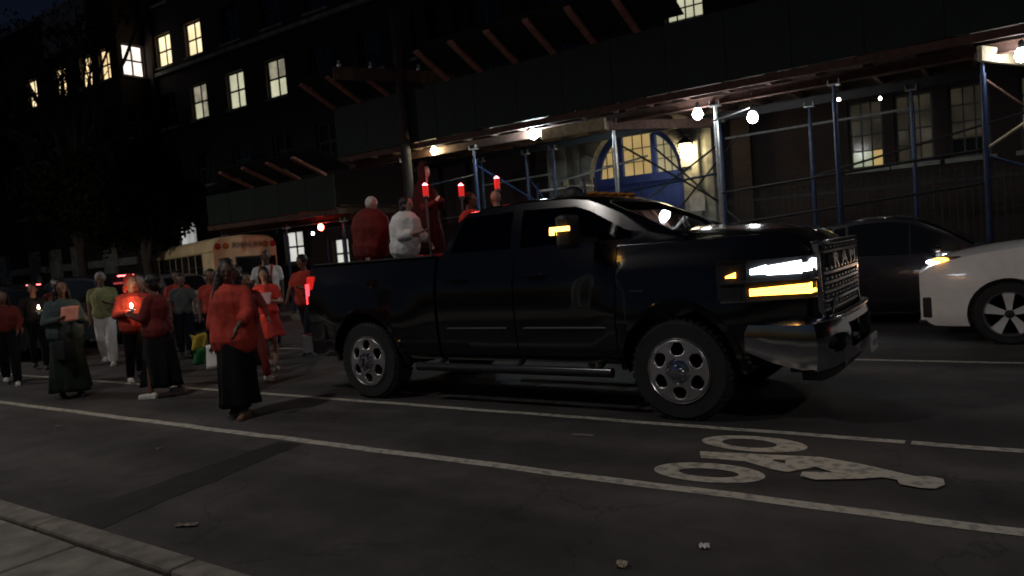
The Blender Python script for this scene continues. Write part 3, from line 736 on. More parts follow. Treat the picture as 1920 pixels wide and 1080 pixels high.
def nose(y):  # front plan curve
    return 1.12-.085*(abs(y)/.92)**5
ZS = [.46, .56, .68, .82, .96, 1.08, 1.18, 1.26, 1.34, 1.41, 1.47, 1.53]
def hoodz(x, yy):
    z = 1.625-.03*sm(0, .6, x)-.05*sm(.5, 1.0, x)-.10*sm(.85, 1.12, x)
    return z+.03*(1-sm(.3, .45, abs(yy)))*sm(-.2, .1, x)-.09*sm(.55, .9, abs(yy))
# cab and engine bay body
xs = [-2.66+.14*i for i in range(25)]; xs = [x for x in xs if x < .9]+[.9]
secs = []
for x in xs:
    s = [(x, -side_y(x, z), z) for z in ZS]; t_ = []
    for yy in (-.82, -.7, -.5, -.4, -.28, 0, .28, .4, .5, .7, .82):
        zt = hoodz(x, yy) if x > -.3 else 1.545
        t_.append((x, yy, zt))
    secs.append(s+t_+[(x, -p[1], p[2]) for p in reversed(s)])
# nose closes towards the front curve
for k, fx in ((0, .5), (1, 1.0)):
    s = []
    for p in secs[len(xs)-1]:
        nx_ = nose(p[1]); zc = p[2]
        if p[2] > 1.3: zc = p[2]-(.06 if fx < 1 else .16)*sm(1.3, 1.6, p[2])
        s.append((.9+(nx_-.9)*fx, p[1]*(.99 if fx < 1 else .975), zc))
    secs.append(s)
body = MB().loft(secs).build('body', BLK, trk)
cut = [MB().box((-1.5, 0, 1.25), (1.95, 1.62, .9))]
for sgn in (-1, 1): cut.append(MB().lathe([(.52, .55*sgn), (.52, 1.3*sgn)], (0, 0, .47), 'Y', 36))
cut.append(MB().box((1.3, 0, .3), (1.4, 2.2, .98)))
boolean(body, cut); smoothen(body, 30)
# bed
xs2 = [-4.70+.14*i for i in range(15)]+[-2.70]
secs = []
for x in xs2:
    s = [(x, -side_y(x, z)+.0, z) for z in ZS]
    secs.append(s+[(x, -.86, 1.555), (x, -.80, 1.555), (x, .80, 1.555), (x, .86, 1.555)]+[(x, -p[1], p[2]) for p in reversed(s)])
bed = MB().loft(secs).build('cargo_bed', BLK, trk)
cut = [MB().box((-3.68, 0, 1.42), (1.86, 1.6, .96))]
for sgn in (-1, 1): cut.append(MB().lathe([(.52, .55*sgn), (.52, 1.3*sgn)], (WB, 0, .47), 'Y', 36))
boolean(bed, cut); smoothen(bed, 30)
MB().box((-3.7, -.84, 1.565), (1.9, .09, .02)).build('bed_rail', BLKM, trk, bevel=.005); MB().box((-3.7, .84, 1.565), (1.9, .09, .02)).build('bed_rail', BLKM, trk, bevel=.005)
tg = MB().box((-4.715, 0, 1.2), (.03, 1.56, .62)).build('tailgate', BLK, trk, bevel=.01)
MB().box((-4.74, 0, 1.38), (.02, .25, .06)).build('handle', BLKM, tg)
for sgn in (-1, 1):
    tl = MB().box((-4.66, sgn*.9, 1.22), (.12, .13, .42)).build('taillight', LREDD, trk, bevel=.02)
    MB().box((-4.70, sgn*.925, 1.22), (.06, .1, .24)).build('brake_lamp', mat('brake_on', (.5, .02, .02), .2, emis=(1, .03, .04), es=5, var=0), tl)
bb = MB(); bb.loft([[(x, y, z) for y, z in ((-1+a, .5), (-1+a, .72), (1-a, .72), (1-a, .5))] for x, a in ((-4.98, .12), (-4.93, .06), (-4.72, .05))])
bb.build('rear_bumper', CHR, trk, True, bevel=.01)
# chassis and mud
MB().box((-1.8, 0, .5), (5.6, 1.0, .2)).build('chassis', BLKM, trk)
MB().tube((WB, -.8, .43), (WB, .8, .43), .06).lathe([(0, -.2), (.17, -.1), (.17, .1), (0, .2)], (WB, 0, .43), 'Y', 12).tube((0, -.8, .43), (0, .8, .43), .05).build('axle', BLKM, trk)
for sgn in (-1, 1):
    for xw in (0, WB):   # wheel well lining
        w_ = MB(); n = 18
        for k in range(n):
            a0, a1 = pi*k/n*1.1-.15, pi*(k+1)/n*1.1-.15
            w_.add([(xw+.53*cos(a), yy*sgn, .47+.53*sin(a)) for yy in (.52, .9) for a in (a0, a1)], [(0, 1, 3, 2)])
        w_.build('wheel_arch_liner', BLKM, trk)
        wheel(trk, xw, sgn*.87, TR, RIM, .29, 't', sgn, TR)
        # flare lip
        fl = MB(); pts = []
        for k in range(25):
            a = -.1+k*(pi+.2)/24; pts.append(a)
        fl.loft([[(xw+rr*cos(a), sgn*(side_y(xw+.5*cos(a), .47+.5*max(0, sin(a)))+dy), .47+rr*sin(a)) for rr, dy in ((.515, -.03), (.515, .022), (.56, .02), (.575, -.01))] for a in pts])
        fl.build('fender_lip', BLK, trk, True)
# doors as raised skins with shut lines
def doorskin(x0, x1, z0, z1, sgn, name='door', n=12, m=BLK, off=.010, rear=False):
    outer, inner = [], []; mb = MB()
    nx_, nz_ = n, 12
    def P(i, j, d):
        z = z0+(z1-z0)*j/nz_; xa = x0
        if rear: xa = x0+max(0, .42*(1-sm(.5, 1.02, z)))
        x = xa+(x1-xa)*i/nx_
        return (x, sgn*(side_y(x, z)+d), z)
    for d in (-.02, off): mb.add([P(i, j, d) for i in range(nx_+1) for j in range(nz_+1)], [(i*(nz_+1)+j, (i+1)*(nz_+1)+j, (i+1)*(nz_+1)+j+1, i*(nz_+1)+j+1) for i in range(nx_) for j in range(nz_)])
    K = (nx_+1)*(nz_+1); M_ = nz_+1
    rim_ = [(0, j) for j in range(nz_)]+[(i, nz_) for i in range(nx_)]+[(nx_, j) for j in range(nz_, 0, -1)]+[(i, 0) for i in range(nx_, 0, -1)]
    base = len(mb.v)-2*K
    mb.f += [(base+a[0]*M_+a[1], base+b[0]*M_+b[1], base+K+b[0]*M_+b[1], base+K+a[0]*M_+a[1]) for a, b in zip(rim_, rim_[1:]+rim_[:1])]
    return mb.build(name, m, trk, True)
for sgn in (-1, 1):
    for x0, x1, hx, rear in ((-1.66, -.56, -1.5, False), (-2.62, -1.68, -2.46, True)):
        d = doorskin(x0, x1, .60, 1.535, sgn, rear=rear)
        MB().bar((hx-.02, sgn*1.02, 1.30), (hx+.2, sgn*1.02, 1.305), .03, .035).build('handle', BLK, d, bevel=.01)
        MB().tube((x0+.1, sgn*1.0, .80), (x1-.08, sgn*1.0, .80), .014, n=6).build('door_moulding', BLKM, d)
    # side step
    sb = MB().tube((-2.95, sgn*1.03, .40), (-.62, sgn*1.03, .40), .045, n=12)
    for xx in (-2.7, -1.7, -.8): sb.bar((xx, sgn*.7, .5), (xx, sgn*1.0, .41), .04, .03)
    sb.build('side_step', BLKM, trk, True)
    MB().tube((-2.95, sgn*1.068, .43), (-.62, sgn*1.068, .43), .008, n=6).build('step_trim', CHR, trk)
MB().lathe([(.0, 0), (.07, .005), (.07, .012), (0, .014)], (-3.6, -.985, 1.3), 'Y', 16).build('fuel_flap', BLK, trk)
# greenhouse
def gw(z): return .885-.30*(z-1.54)
prof = [(-2.64, 1.545), (-2.60, 1.62), (-2.52, 1.80), (-2.44, 1.93), (-2.34, 2.0), (-2.1, 2.035), (-1.6, 2.055), (-1.1, 2.04), (-.9, 2.01), (-.78, 1.965), (-.55, 1.86), (-.28, 1.735), (-.03, 1.62), (.06, 1.575)]
def gh(off):
    secs = []
    for x, zt in prof:
        zt = zt-off; a = gw(1.54)-off; top = max(.3, gw(zt)-off); zt = max(zt, 1.546)
        secs.append([(x, -a, 1.53-(.1 if off else 0)), (x, -(a+top)/2-.006, (1.54+zt)/2), (x, -top, zt-.035*(zt > 1.6)), (x, -top+.05, zt-.012*(zt > 1.6)), (x, -top*.5, zt+.008), (x, 0, zt+.012),
                     (x, top*.5, zt+.008), (x, top-.05, zt-.012*(zt > 1.6)), (x, top, zt-.035*(zt > 1.6)), (x, (a+top)/2+.006, (1.54+zt)/2), (x, a, 1.53-(.1 if off else 0))])
    return MB().loft(secs)
cab = gh(0).build('cab_roof', BLK, trk)
inner = MB()
pi2 = [(x, z) for x, z in prof if -2.6 < x < -.1]
secs = []
for x, zt in [(-2.56, 1.62)]+[(x, z) for x, z in prof if -2.53 < x < -.2]:
    zt = zt-.045; secs.append([(x, -gw(1.54)+.07, 1.4), (x, -gw(zt)+.07, max(1.5, zt)), (x, gw(zt)-.07, max(1.5, zt)), (x, gw(1.54)-.07, 1.4)])
inner.loft(secs)
win1 = [(-2.50, 1.575), (-2.42, 1.80), (-2.34, 1.93), (-1.74, 1.945), (-1.74, 1.575)]
win2 = [(-1.62, 1.575), (-1.62, 1.945), (-1.02, 1.93), (-.86, 1.87), (-.42, 1.64), (-.42, 1.59)]
cut = [inner, MB().prism(win1, -1.2, 1.2, 'Y'), MB().prism(win2, -1.2, 1.2, 'Y')]
# windscreen opening follows the slope
wsq = [(-.74, -.60, 1.93), (-.74, .60, 1.93), (-.08, .74, 1.645), (-.08, -.74, 1.645)]
nrm = V((.4, 0, .92)).normalized()
cut.append(MB().add([V(p)-nrm*.12 for p in wsq]+[V(p)+nrm*.15 for p in wsq], [(0, 1, 2, 3), (7, 6, 5, 4), (0, 4, 5, 1), (1, 5, 6, 2), (2, 6, 7, 3), (3, 7, 4, 0)]))
cut.append(MB().box((-2.6, 0, 1.75), (.35, 1.1, .3)))
boolean(cab, cut); smoothen(cab, 35)
for sgn in (-1, 1):
    for pts, mm in ((win1, GLSD), (win2, GLSD)):
        mb = MB(); n = len(pts)
        mb.add([(x, sgn*(gw(z)-.012+dd), z) for dd in (0, -.008) for x, z in pts], [tuple(range(n)), tuple(range(2*n-1, n-1, -1))]+[(k, k+n, (k+1) % n+n, (k+1) % n) for k in range(n)])
        mb.build('side_window', mm, trk)
mb = MB(); mb.add([V(p)-nrm*.03 for p in wsq]+[V(p)-nrm*.022 for p in wsq], [(0, 1, 2, 3), (7, 6, 5, 4), (0, 4, 5, 1), (1, 5, 6, 2), (2, 6, 7, 3), (3, 7, 4, 0)])
mb.build('windscreen', GLS, trk)
mb = MB(); q = [(-2.575, -.55, 1.6), (-2.575, .55, 1.6), (-2.475, .55, 1.89), (-2.475, -.55, 1.89)]
mb.add(q+[(p[0]+.01, p[1], p[2]) for p in q], [(0, 1, 2, 3), (7, 6, 5, 4), (0, 4, 5, 1), (1, 5, 6, 2), (2, 6, 7, 3), (3, 7, 4, 0)]); mb.build('rear_window', GLSD, trk)
MB().bar((-.02, -.5, 1.645), (-.3, .1, 1.76), .02, .015).build('wiper', BLKM, trk); MB().bar((-.02, .2, 1.645), (-.3, .62, 1.75), .02, .015).build('wiper', BLKM, trk)
for yy in (-.42, -.2, 0, .2, .42):
    MB().ell((-1.02, yy, 2.055), (.07, .035, .022), 10, 6).build('roof_marker_lamp', LAMBD if False else mat('amber_lens_off', (.4, .15, .02), .2, var=0), trk, True)
MB().ell((-1.28, -.35, 2.05), (.13, .08, .11), 12, 8).box((-1.28, -.35, 2.05), (.34, .12, .05)).build('roof_beacon', BLKM, trk, True)
# interior
seatm = mat('seat_cloth', (.06, .06, .065), .8)
for x in (-1.2, -2.15):
    for y in (-.38, .38):
        s_ = MB().box((x, y, 1.0), (.5, .5, .18)).box((x-.27, y, 1.32), (.14, .5, .66)).build('seat', seatm, trk, bevel=.04)
        MB().box((x-.29, y, 1.74), (.09, .24, .16)).build('headrest', seatm, s_, bevel=.03)
MB().lathe([(.18, -.014), (.195, 0), (.18, .014), (.165, 0), (.18, -.014)], n=24).build('steering_wheel', BLKM, trk, True, loc=(-.72, .38, 1.42)).rotation_euler = (0, R_(-62), 0)
MB().box((-.42, 0, 1.43), (.25, 1.5, .22)).build('dashboard', BLKM, trk, bevel=.04)
# towing mirrors with amber marker lamp
for sgn in (-1, 1):
    mr = MB().box((-.86, sgn*1.22, 1.69), (.13, .24, .30)).build('mirror', BLKM, trk, bevel=.04)
    MB().bar((-.78, sgn*.86, 1.60), (-.84, sgn*1.12, 1.62), .05, .04).build('mirror_arm', BLKM, mr)
    MB().box((-.929, sgn*1.22, 1.70), (.006, .18, .24)).build('mirror_glass', CHR, mr)
    lm = MB().box((-.87, sgn*1.352, 1.715), (.20, .022, .042)).box((-.95, sgn*1.352, 1.69), (.045, .022, .05))
    lm.build('mirror_lamp', mat('mirror_amber', (.7, .3, .05), .2, emis=(1, .5, .1), es=5.5, var=0) if sgn < 0 else LAMBD, mr, bevel=.005)
# grille
def front(y, d=0): return nose(y)+d
gr = empty('grille'); gr.parent = trk
gb = MB(); n = 14
def fsurf(ya, yb, za, zb, d0, d1, nn=14):
    mb = MB(); top = []
    secs = []
    for i in range(nn+1):
        y = ya+(yb-ya)*i/nn; x = nose(y)
        secs.append([(x+d0, y, za), (x+d1, y, za), (x+d1, y, zb), (x+d0, y, zb)])
    mb.loft(secs); return mb
fsurf(-.77, .77, .84, 1.43, -.03, .012).build('grille_backing', BLKM, gr)
for k, zz in enumerate((.90, .97, 1.04, 1.11, 1.19, 1.36)):
    fsurf(-.71, .71, zz-.010, zz+.012, .012, .045).build('grille_bar', mat('dark_chrome', (.34, .34, .35), .3, metal=.8, var=.05), gr, True)
    for i in range(11):
        y = -.65+.13*i; MB().box((nose(y)+.03, y, zz+.034), (.03, .05, .02)).build('grille_link', _m['dark_chrome'], gr)
fs = fsurf(-.79, .79, 1.415, 1.455, -.02, .05).build('grille_surround', CHR, gr, True, bevel=.006)
fsurf(-.50, .50, .955, .985, .02, .055).build('grille_bracket', CHR, gr, True, bevel=.005)
for sgn in (-1, 1):
    MB().bar((nose(.78)+.02, sgn*.79, 1.44), (nose(.74)+.02, sgn*.74, .84), .05, .045).build('grille_surround', CHR, gr, bevel=.008)
    MB().bar((nose(.5)+.04, sgn*.50, .97), (nose(.58)+.04, sgn*.60, .86), .03, .04).build('grille_bracket', CHR, gr, bevel=.005)
fsurf(-.55, .55, 1.225, 1.335, .012, .03).build('badge_panel', BLKM, gr)
for ch, yy in (('R', -.34), ('A', .0), ('M', .36)):
    tx = text('lettering', ch, .15, mat('bright_letter', (.7, .7, .7), .35, metal=.5), gr, (nose(yy)+.038, yy, 1.281), (R_(90), 0, R_(90)), .006); tx.scale = (2.1, 1, 1)
# headlights wrap round the corner
def wrap(za, zb, t0, t1, off, nn=22):
    """follows front curve from y to corner and then the side"""
    path = []
    for i in range(nn+1):
        t = t0+(t1-t0)*i/nn
        # t 0..1 along front from |y|=.72 to .9 ; 1..2 along side from x=.98 to .45
        if t < 1: y = .80+.10*t; x = nose(y)+.012*t
        else: x = 1.03-.66*(t-1); y = max(side_y(x, q) for q in (1.04, 1.19, 1.34))+.004
        path.append((x, y))
    return path
def lampstrip(t0, t1, za, zb, m, name, par, sgn, o0, o1):
    P_ = wrap(za, zb, t0, t1, 0); secs = []
    for i, (x, y) in enumerate(P_):
        a = P_[max(0, i-1)]; b = P_[min(len(P_)-1, i+1)]; d = V((b[0]-a[0], b[1]-a[1])).normalized(); nn_ = V((-d.y, d.x)) if V((-d.y, d.x)).dot(V((1, .3))) > 0 else V((d.y, -d.x))
        t = i/(len(P_)-1); zt = zb-(.03*t)
        secs.append([(x+nn_.x*o, sgn*(y+nn_.y*o), z) for o, z in ((o0, za), (o1, za), (o1, zt), (o0, zt))])
    return MB().loft(secs).build(name, m, par, True)
for sgn in (-1, 1):
    hl = lampstrip(0, 1.98, 1.02, 1.36, BLKM, 'headlight', trk, sgn, -.06, .012)
    lampstrip(.04, 1.94, 1.345, 1.36, CHR, 'lamp_trim', hl, sgn, .0, .03)
    lampstrip(.04, 1.94, 1.165, 1.18, CHR, 'lamp_trim', hl, sgn, .0, .03)
    lampstrip(.04, 1.94, 1.02, 1.032, CHR, 'lamp_trim', hl, sgn, .0, .03)
    for ta, tb, z0_, z1_ in ((.35, .7, 1.25, 1.325), (.7, 1.02, 1.23, 1.32), (1.02, 1.4, 1.215, 1.315), (1.4, 1.58, 1.225, 1.295)):
        lampstrip(ta, tb, z0_, z1_, LHEAD, 'lamp_bulb', hl, sgn, .0, .024)
    for k in (0, 8): lampstrip(.1+.19*k, .13+.19*k, 1.19, 1.34, CHR, 'reflector_fin', hl, sgn, .0, .034)
    for k in (0, 6): lampstrip(.2+.24*k, .225+.24*k, 1.035, 1.155, CHR, 'reflector_fin', hl, sgn, .0, .032)
    lampstrip(1.74, 1.86, 1.205, 1.25, LAMB, 'corner_marker', hl, sgn, .0, .026)
    lampstrip(.8, 1.6, 1.055, 1.14, LAMB, 'turn_signal', hl, sgn, .0, .024); lampstrip(.3, .76, 1.06, 1.09, LAMB, 'turn_signal', hl, sgn, .0, .024)
# front bumper
bp = MB(); secs = []
NB = 20
for i in range(NB+1):
    t = -1+2*i/NB; y = 1.0*sin(t*pi/2); 
    x = 1.26-.16*abs(y)**3 if abs(t) < .92 else 1.26-.16*abs(y)**3
    secs.append((x, y))
secs = [(.57, -1.015), (.78, -1.025), (1.0, -1.02)]+secs[1:-1]+[(1.0, 1.02), (.78, 1.025), (.57, 1.015)]
L1 = []
for x, y in secs:
    cx, cyy = V((x-.3, y*.7)), None
    d = V((x-.3, y*.75)).normalized()
    cz = .14*(1-sm(.55, .95, x))
    L1.append([(x-d.x*.08, y-d.y*.08, .50+cz), (x-.0, y, .47+cz), (x+d.x*.02, y+d.y*.015, .58+cz), (x+d.x*.02, y+d.y*.015, .72), (x-d.x*.01, y, .82), (x-d.x*.07, y-d.y*.06, .85)])
bmp = MB().loft(L1).build('front_bumper', CHR, trk)
cut = []
for sgn in (-1, 1):
    cut.append(MB().prism([(sgn*(.70+.17*cos(a)), .645+.075*sin(a)) for a in [2*pi*k/20 for k in range(20)]], .9, 1.5, 'X'))
cut.append(MB().prism([(-.42, .56), (.42, .56), (.46, .77), (-.46, .77)], .9, 1.5, 'X'))
boolean(bmp, cut); smoothen(bmp, 40)
fsurf(-.95, .95, .44, .86, -.12, -.03).build('bumper_core', BLKM, trk)
for sgn in (-1, 1):
    fg = MB().lathe([(.06, 0), (.05, .03), (0, .035)], (1.10, sgn*.70, .645), 'X', 14).build('fog_lamp', CHR, trk)
    MB().bar((1.15, sgn*.3, .40), (1.19, sgn*.3, .50), .05, .09).build('tow_hook', CHR, trk, bevel=.02)
fsurf(-.85, .85, .36, .47, -.1, .05).build('air_dam', BLKM, trk, True)
fsurf(-.95, .95, .445, .478, .06, .085).build('bumper_lip', CHR, trk, True, bevel=.006)
fsurf(-.93, .93, .825, .85, .08, .12).build('bumper_step', CHR, trk, True, bevel=.006)
fsurf(-.46, .46, .53, .56, .10, .14).build('bumper_lip', CHR, trk, True, bevel=.006)
pl = MB().box((1.31, .30, .50), (.012, .31, .16)).build('licence_plate', PLATE, trk, bevel=.006)
MB().box((1.318, .30, .50), (.004, .2, .05)).build('plate_mark', mat('plate_print', (.2, .22, .3), .5), pl)
# chrome side badge
MB().box((-.35, -1.0, 1.12), (.12, .012, .03)).build('fender_badge', CHR, trk)

# ------------------------------------------------------------------ other cars
def car(name, loc, rz, L, W, H, paint, label, kind='sedan', nose_front=True, lights='off', group=None, wk='w', hoodh=None):
    """local x forward, origin at ground centre"""
    t = empty(name, loc, rz); tag(t, label, 'car', group)
    h2 = L/2; hood = hoodh or .66*H if kind == 'sedan' else .62*H; belt = .63*H; boot = .70*H if kind == 'sedan' else .64*H
    wr = .365 if kind == 'sedan' else .37; xf, xr = h2-.92, -h2+.98
    def wy(x, z):
        y = W/2*(1-.13*max(0, (abs(x)-h2*.55)/(h2*.45))**2.2)
        y -= .10*W/2*max(0, (z-.45*H)/(.3*H))**1.6 if z > .45*H else .14*W/2*max(0, (.32-z)/.2)**1.4 if z < .32 else 0
        return y
    def topz(x):
        if x > h2*.42: return hood-.13*((x-h2*.42)/(h2*.58))**2*H*1.0-.0
        if x < -h2*.62 and kind == 'sedan': return boot-.05*((-x-h2*.62)/(h2*.38))**2
        return belt+.02
    xs = [-h2+L*i/30 for i in range(31)]; secs = []
    for i, x in enumerate(xs):
        e = max(0, (abs(x)-h2*.93)/(h2*.07)); zt = topz(x)-.06*e; zb = .22+.08*e
        zs = [zb+(zt-.03-zb)*k/8 for k in range(9)]
        s = [(x, -wy(x, z)*(1-.03*e), z) for z in zs]; yt = wy(x, zt)*.93
        secs.append(s+[(x, -yt*.8, zt+.01), (x, 0, zt+.035), (x, yt*.8, zt+.01)]+[(x, -p[1], p[2]) for p in reversed(s)])
    b = MB().loft(secs).build('body', paint, t)
    cut = [MB().lathe([(wr+.06, .45*s_), (wr+.06, 1.3*s_)], (xx, 0, wr), 'Y', 30) for s_ in (-1, 1) for xx in (xf, xr)]
    boolean(b, cut); smoothen(b, 32)
    for s_ in (-1, 1):
        for xx in (xf, xr):
            wheel(t, xx, s_*(W/2-.13), wr, wr*.72, .21, wk, s_, wr)
            wl_ = MB(); n = 14
            for k in range(n):
                a0, a1 = pi*k/n*1.14-.2, pi*(k+1)/n*1.14-.2
                wl_.add([(xx+(wr+.065)*cos(a), yy*s_, wr+(wr+.065)*sin(a)) for yy in (.45, W/2-.08) for a in (a0, a1)], [(0, 1, 3, 2)])
            wl_.build('wheel_arch_liner', BLKM, t)
    # greenhouse
    if kind == 'sedan': gp = [(-h2*.80, boot+.02), (-h2*.62, .80*H), (-h2*.42, .93*H), (-h2*.15, .995*H), (h2*.05, H), (h2*.17, .965*H), (h2*.35, .83*H), (h2*.52, hood+.01)]
    else: gp = [(-h2*.97, .66*H), (-h2*.93, .80*H), (-h2*.84, .95*H), (-h2*.6, .99*H), (-h2*.1, H), (h2*.1, .985*H), (h2*.22, .94*H), (h2*.36, .82*H), (h2*.52, hood+.01)]
    secs = []
    def gy(x, z): return wy(x, belt)*.95-.26*(z-belt)
    for x, z in gp:
        a, tp = gy(x, belt), max(.2, gy(x, z)); q = (z-belt) > .12
        secs.append([(x, -a, belt-.06), (x, -tp, z-(.04 if q else 0)), (x, -tp+.07, z-.008), (x, 0, z+.012), (x, tp-.07, z-.008), (x, tp, z-(.04 if q else 0)), (x, a, belt-.06)])
    cb = MB().loft(secs).build('roof', paint, t, True)
    # side glass and screens lie just outside the shell
    xa, xb = (gp[0][0]+.18, gp[-1][0]-.25)
    def top_at(x):
        for (p, q), (p2, q2) in zip(gp, gp[1:]):
            if p <= x <= p2: return q+(q2-q)*(x-p)/(p2-p)
        return belt
    for s_ in (-1, 1):
        for x0, x1 in ((xa, -h2*.22), (-h2*.20, h2*.14), (h2*.16, xb)):
            n = 6; up_l = []; lo_l = []
            for i in range(n+1):
                x = x0+(x1-x0)*i/n; zt = top_at(x)-.085
                if zt < belt+.04: zt = belt+.04
                lo_l.append((x, s_*(gy(x, belt+.03)+.006), belt+.03)); up_l.append((x, s_*(gy(x, zt)+.01), zt))
            mb = MB(); pts = lo_l+up_l[::-1]; mb.add(pts+[(p[0], p[1]-s_*.02, p[2]) for p in pts], [(i, i+1, 2*n-i, 2*n+1-i) for i in range(n)]+[(len(pts)+i, len(pts)+2*n+1-i, len(pts)+2*n-i, len(pts)+i+1) for i in range(n)])
            mb.build('side_window', GLASSD, t)
    for (pa, pb, nm) in ((gp[-3] if kind == 'sedan' else gp[-4], gp[-1], 'windscreen'), (gp[0], gp[2], 'rear_window')):
        d = (V((pb[0], 0, pb[1]))-V((pa[0], 0, pa[1]))); nn = V((-d.z, 0, d.x)).normalized()
        if nn.z < 0: nn = -nn
        q = []
        for (x, z), k in ((pa, .1 if nm == 'windscreen' else .12), (pb, .08)):
            pass
        A_ = V((pa[0], 0, pa[1]))+d*.07; B_ = V((pb[0], 0, pb[1]))-d*.1
        qs = []
        mid = [A_+(B_-A_)*k/4 for k in range(5)]
        rows = []
        for p in mid:
            zz_ = top_at(p.x); yv = gy(p.x, zz_)-.1
            rows.append([V((p.x, yy, zz_+.012*(1-(yy/max(.1, yv+.1))**2)))+nn*.012 for yy in (-yv, -yv*.5, 0, yv*.5, yv)])
        MB().loft(rows, close=False, cap=False).build(nm, GLASSD, t, True)
    # lamps, plates, bumpers
    for s_ in (-1, 1):
        yl = s_*(W/2-.27); xfv = h2-.13; zf = hood*.86
        fl_ = MB(); 
        secs = [[(h2*.985-dx, s_*(W/2-.1-dy), z) for z in (zf-.055, zf+.06)] for dx, dy in ((.0, .42), (.03, .2), (.12, .07), (.36, -.0))]
        secs = [s__+[(p[0]-.06, p[1], p[2]) for p in reversed(s__)] for s__ in secs]
        hl = MB().loft(secs).build('headlight', BLKM, t)
        if kind == 'sedan': MB().box((h2-.09, s_*(W/2-.15), .45), (.12, .1, .26), rz=-s_*.5).build('air_vent', BLKM, t, bevel=.02); MB().box((h2-.03, s_*(W/2-.2), .28), (.1, .14, .03)).build('bumper_trim', CHR, t)
        if lights == 'front':
            MB().ell((h2-.16, s_*(W/2-.20), zf), (.085, .085, .03), 12, 8).build('lamp_bulb', LHEAD, hl, True)
            MB().ell((h2-.24, s_*(W/2-.115), zf+.025), (.09, .04, .03), 12, 8).build('turn_signal', LAMB, hl, True)
        rl = MB().box((-h2+.07, s_*(W/2-.2), boot*.93), (.14, .26, .13)).build('taillight', {'rear': LRED, 'reardim': LREDD}.get(lights, LREDD), t, bevel=.03)
        MB().ell((h2*.30, s_*(W/2+.08), belt+.07), (.07, .1, .07), 10, 8).build('mirror', paint, t, True)
    MB().box((h2+.0, 0, .36), (.05, W*.62, .2)).build('front_grille', BLKM, t, bevel=.02)
    MB().box((-h2-.005, 0, .42), (.05, W*.8, .16)).build('rear_bumper', BLKM, t, bevel=.02)
    MB().box((-h2-.035, 0, .62 if kind == 'sedan' else .75), (.012, .3, .15)).build('licence_plate', PLATE, t)
    if lights == 'rear': MB().box((-h2*.93, 0, .955*H if kind != 'sedan' else boot+.04), (.05, .42, .035)).build('high_brake_lamp', mat('brake_bar', (.6, .1, .1), .2, emis=(1, .12, .12), es=7, var=0), t)
    for x0 in (-h2*.19, h2*.15):
        for s_ in (-1, 1): MB().box((x0-.12, s_*(wy(x0, .72*belt)+.015), belt*.88), (.17, .02, .03)).build('handle', paint, t, bevel=.008)
    return t
WHITEP = mat('white_car_paint', (.85, .82, .78), .25, coat=.6, var=.03)
SILV = mat('silver_car_paint', (.2, .2, .21), .3, metal=.3, coat=.5, var=.04)
DKP = mat('dark_car_paint', (.016, .013, .017), .25, coat=.7, var=.05)
DKB = mat('charcoal_car_paint', (.02, .02, .024), .3, coat=.7, var=.05)
car('parked_car', (1.2, 11.18, 0), pi, 4.6, 1.8, 1.62, WHITEP, 'white sedan with lit headlight entering at the right edge of the picture', 'sedan', lights='front', hoodh=1.17)
car('parked_car', (-1.75, 12.99, 0), 0, 4.75, 1.8, 1.62, DKP, 'dark sedan parked at the far kerb behind the pickup hood', 'sedan')
car('parked_car', (-20.7, 11.35, 0), pi, 4.6, 1.8, 1.62, SILV, 'silver car with small red tail lamps in front of the school bus', 'suv', lights='reardim')
car('parked_car', (-20.1, 9.45, 0), pi, 4.6, 1.84, 1.74, DKB, 'dark car with its high red brake lamp lit left of the bus', 'suv', lights='rear')
c4 = car('parked_car', (-29.2, 11.1, 0), pi, 4.7, 1.9, 1.70, DKB, 'car with a lit pale tailgate and red brake lamp at the far left', 'suv', lights='rear')
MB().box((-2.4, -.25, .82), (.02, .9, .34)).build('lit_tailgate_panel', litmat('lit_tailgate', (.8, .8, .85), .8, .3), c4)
MB().ell((-2.42, .1, .62), (.02, .14, .16), 12, 8).build('reverse_lamp', mat('reverse_lamp', (.8, .8, .8), .2, emis=(.9, .92, 1), es=5, var=0), c4)
car('parked_car', (-19.4, 7.4, 0), 0, 4.5, 1.82, 1.55, DKB, 'dark car following the walkers with a pale front plate', 'sedan')

# ------------------------------------------------------------------ school bus
YEL = mat('bus_yellow', (.85, .66, .36), .5, var=.12, scale=2)
ba = R_(-17.5)
bus = empty('school_bus', (-19.9, 13.1, 0), ba); tag(bus, 'short yellow school bus seen from behind with its warning lamps and roof sign', 'school bus')
# local frame: x=0 rear face, -x forward along the bus, y from 0 (near side) to width
BW, BL, BH = 1.95, 7.2, 2.62
secs = []
for x, k in ((0, .06), (-.08, 0), (-BL+.3, 0), (-BL, .25)):
    h = BH-k
    secs.append([(x, .0+k*.3, .45), (x, -.0+k*.3, h-.30), (x, .06+k*.3, h-.12), (x, .24, h-.02), (x, BW/2, h+.03), (x, BW-.24, h-.02), (x, BW-.06-k*.3, h-.12), (x, BW-k*.3, h-.30), (x, BW-k*.3, .45)])
bb = MB().loft(secs).build('body', YEL, bus, True)
for k in range(7):
    xa = -1.15-k*.82
    w_ = MB().box((xa-.33, -.012, 1.72), (.66, .03, .86)).build('side_window', BLKM, bus)
    MB().box((xa-.33, -.03, 1.95), (.58, .01, .34)).build('pane', GLASSD, w_); MB().box((xa-.33, -.03, 1.52), (.58, .01, .42)).build('pane', GLASSD, w_)
for zz in (1.15, .9, .68): MB().box((-BL/2, -.008, zz), (BL-.2, .015, .04)).build('rub_rail', BLKM, bus)
MB().box((-BL/2, -.015, 2.2), (BL-.1, .03, .05)).build('drip_rail', YEL, bus)
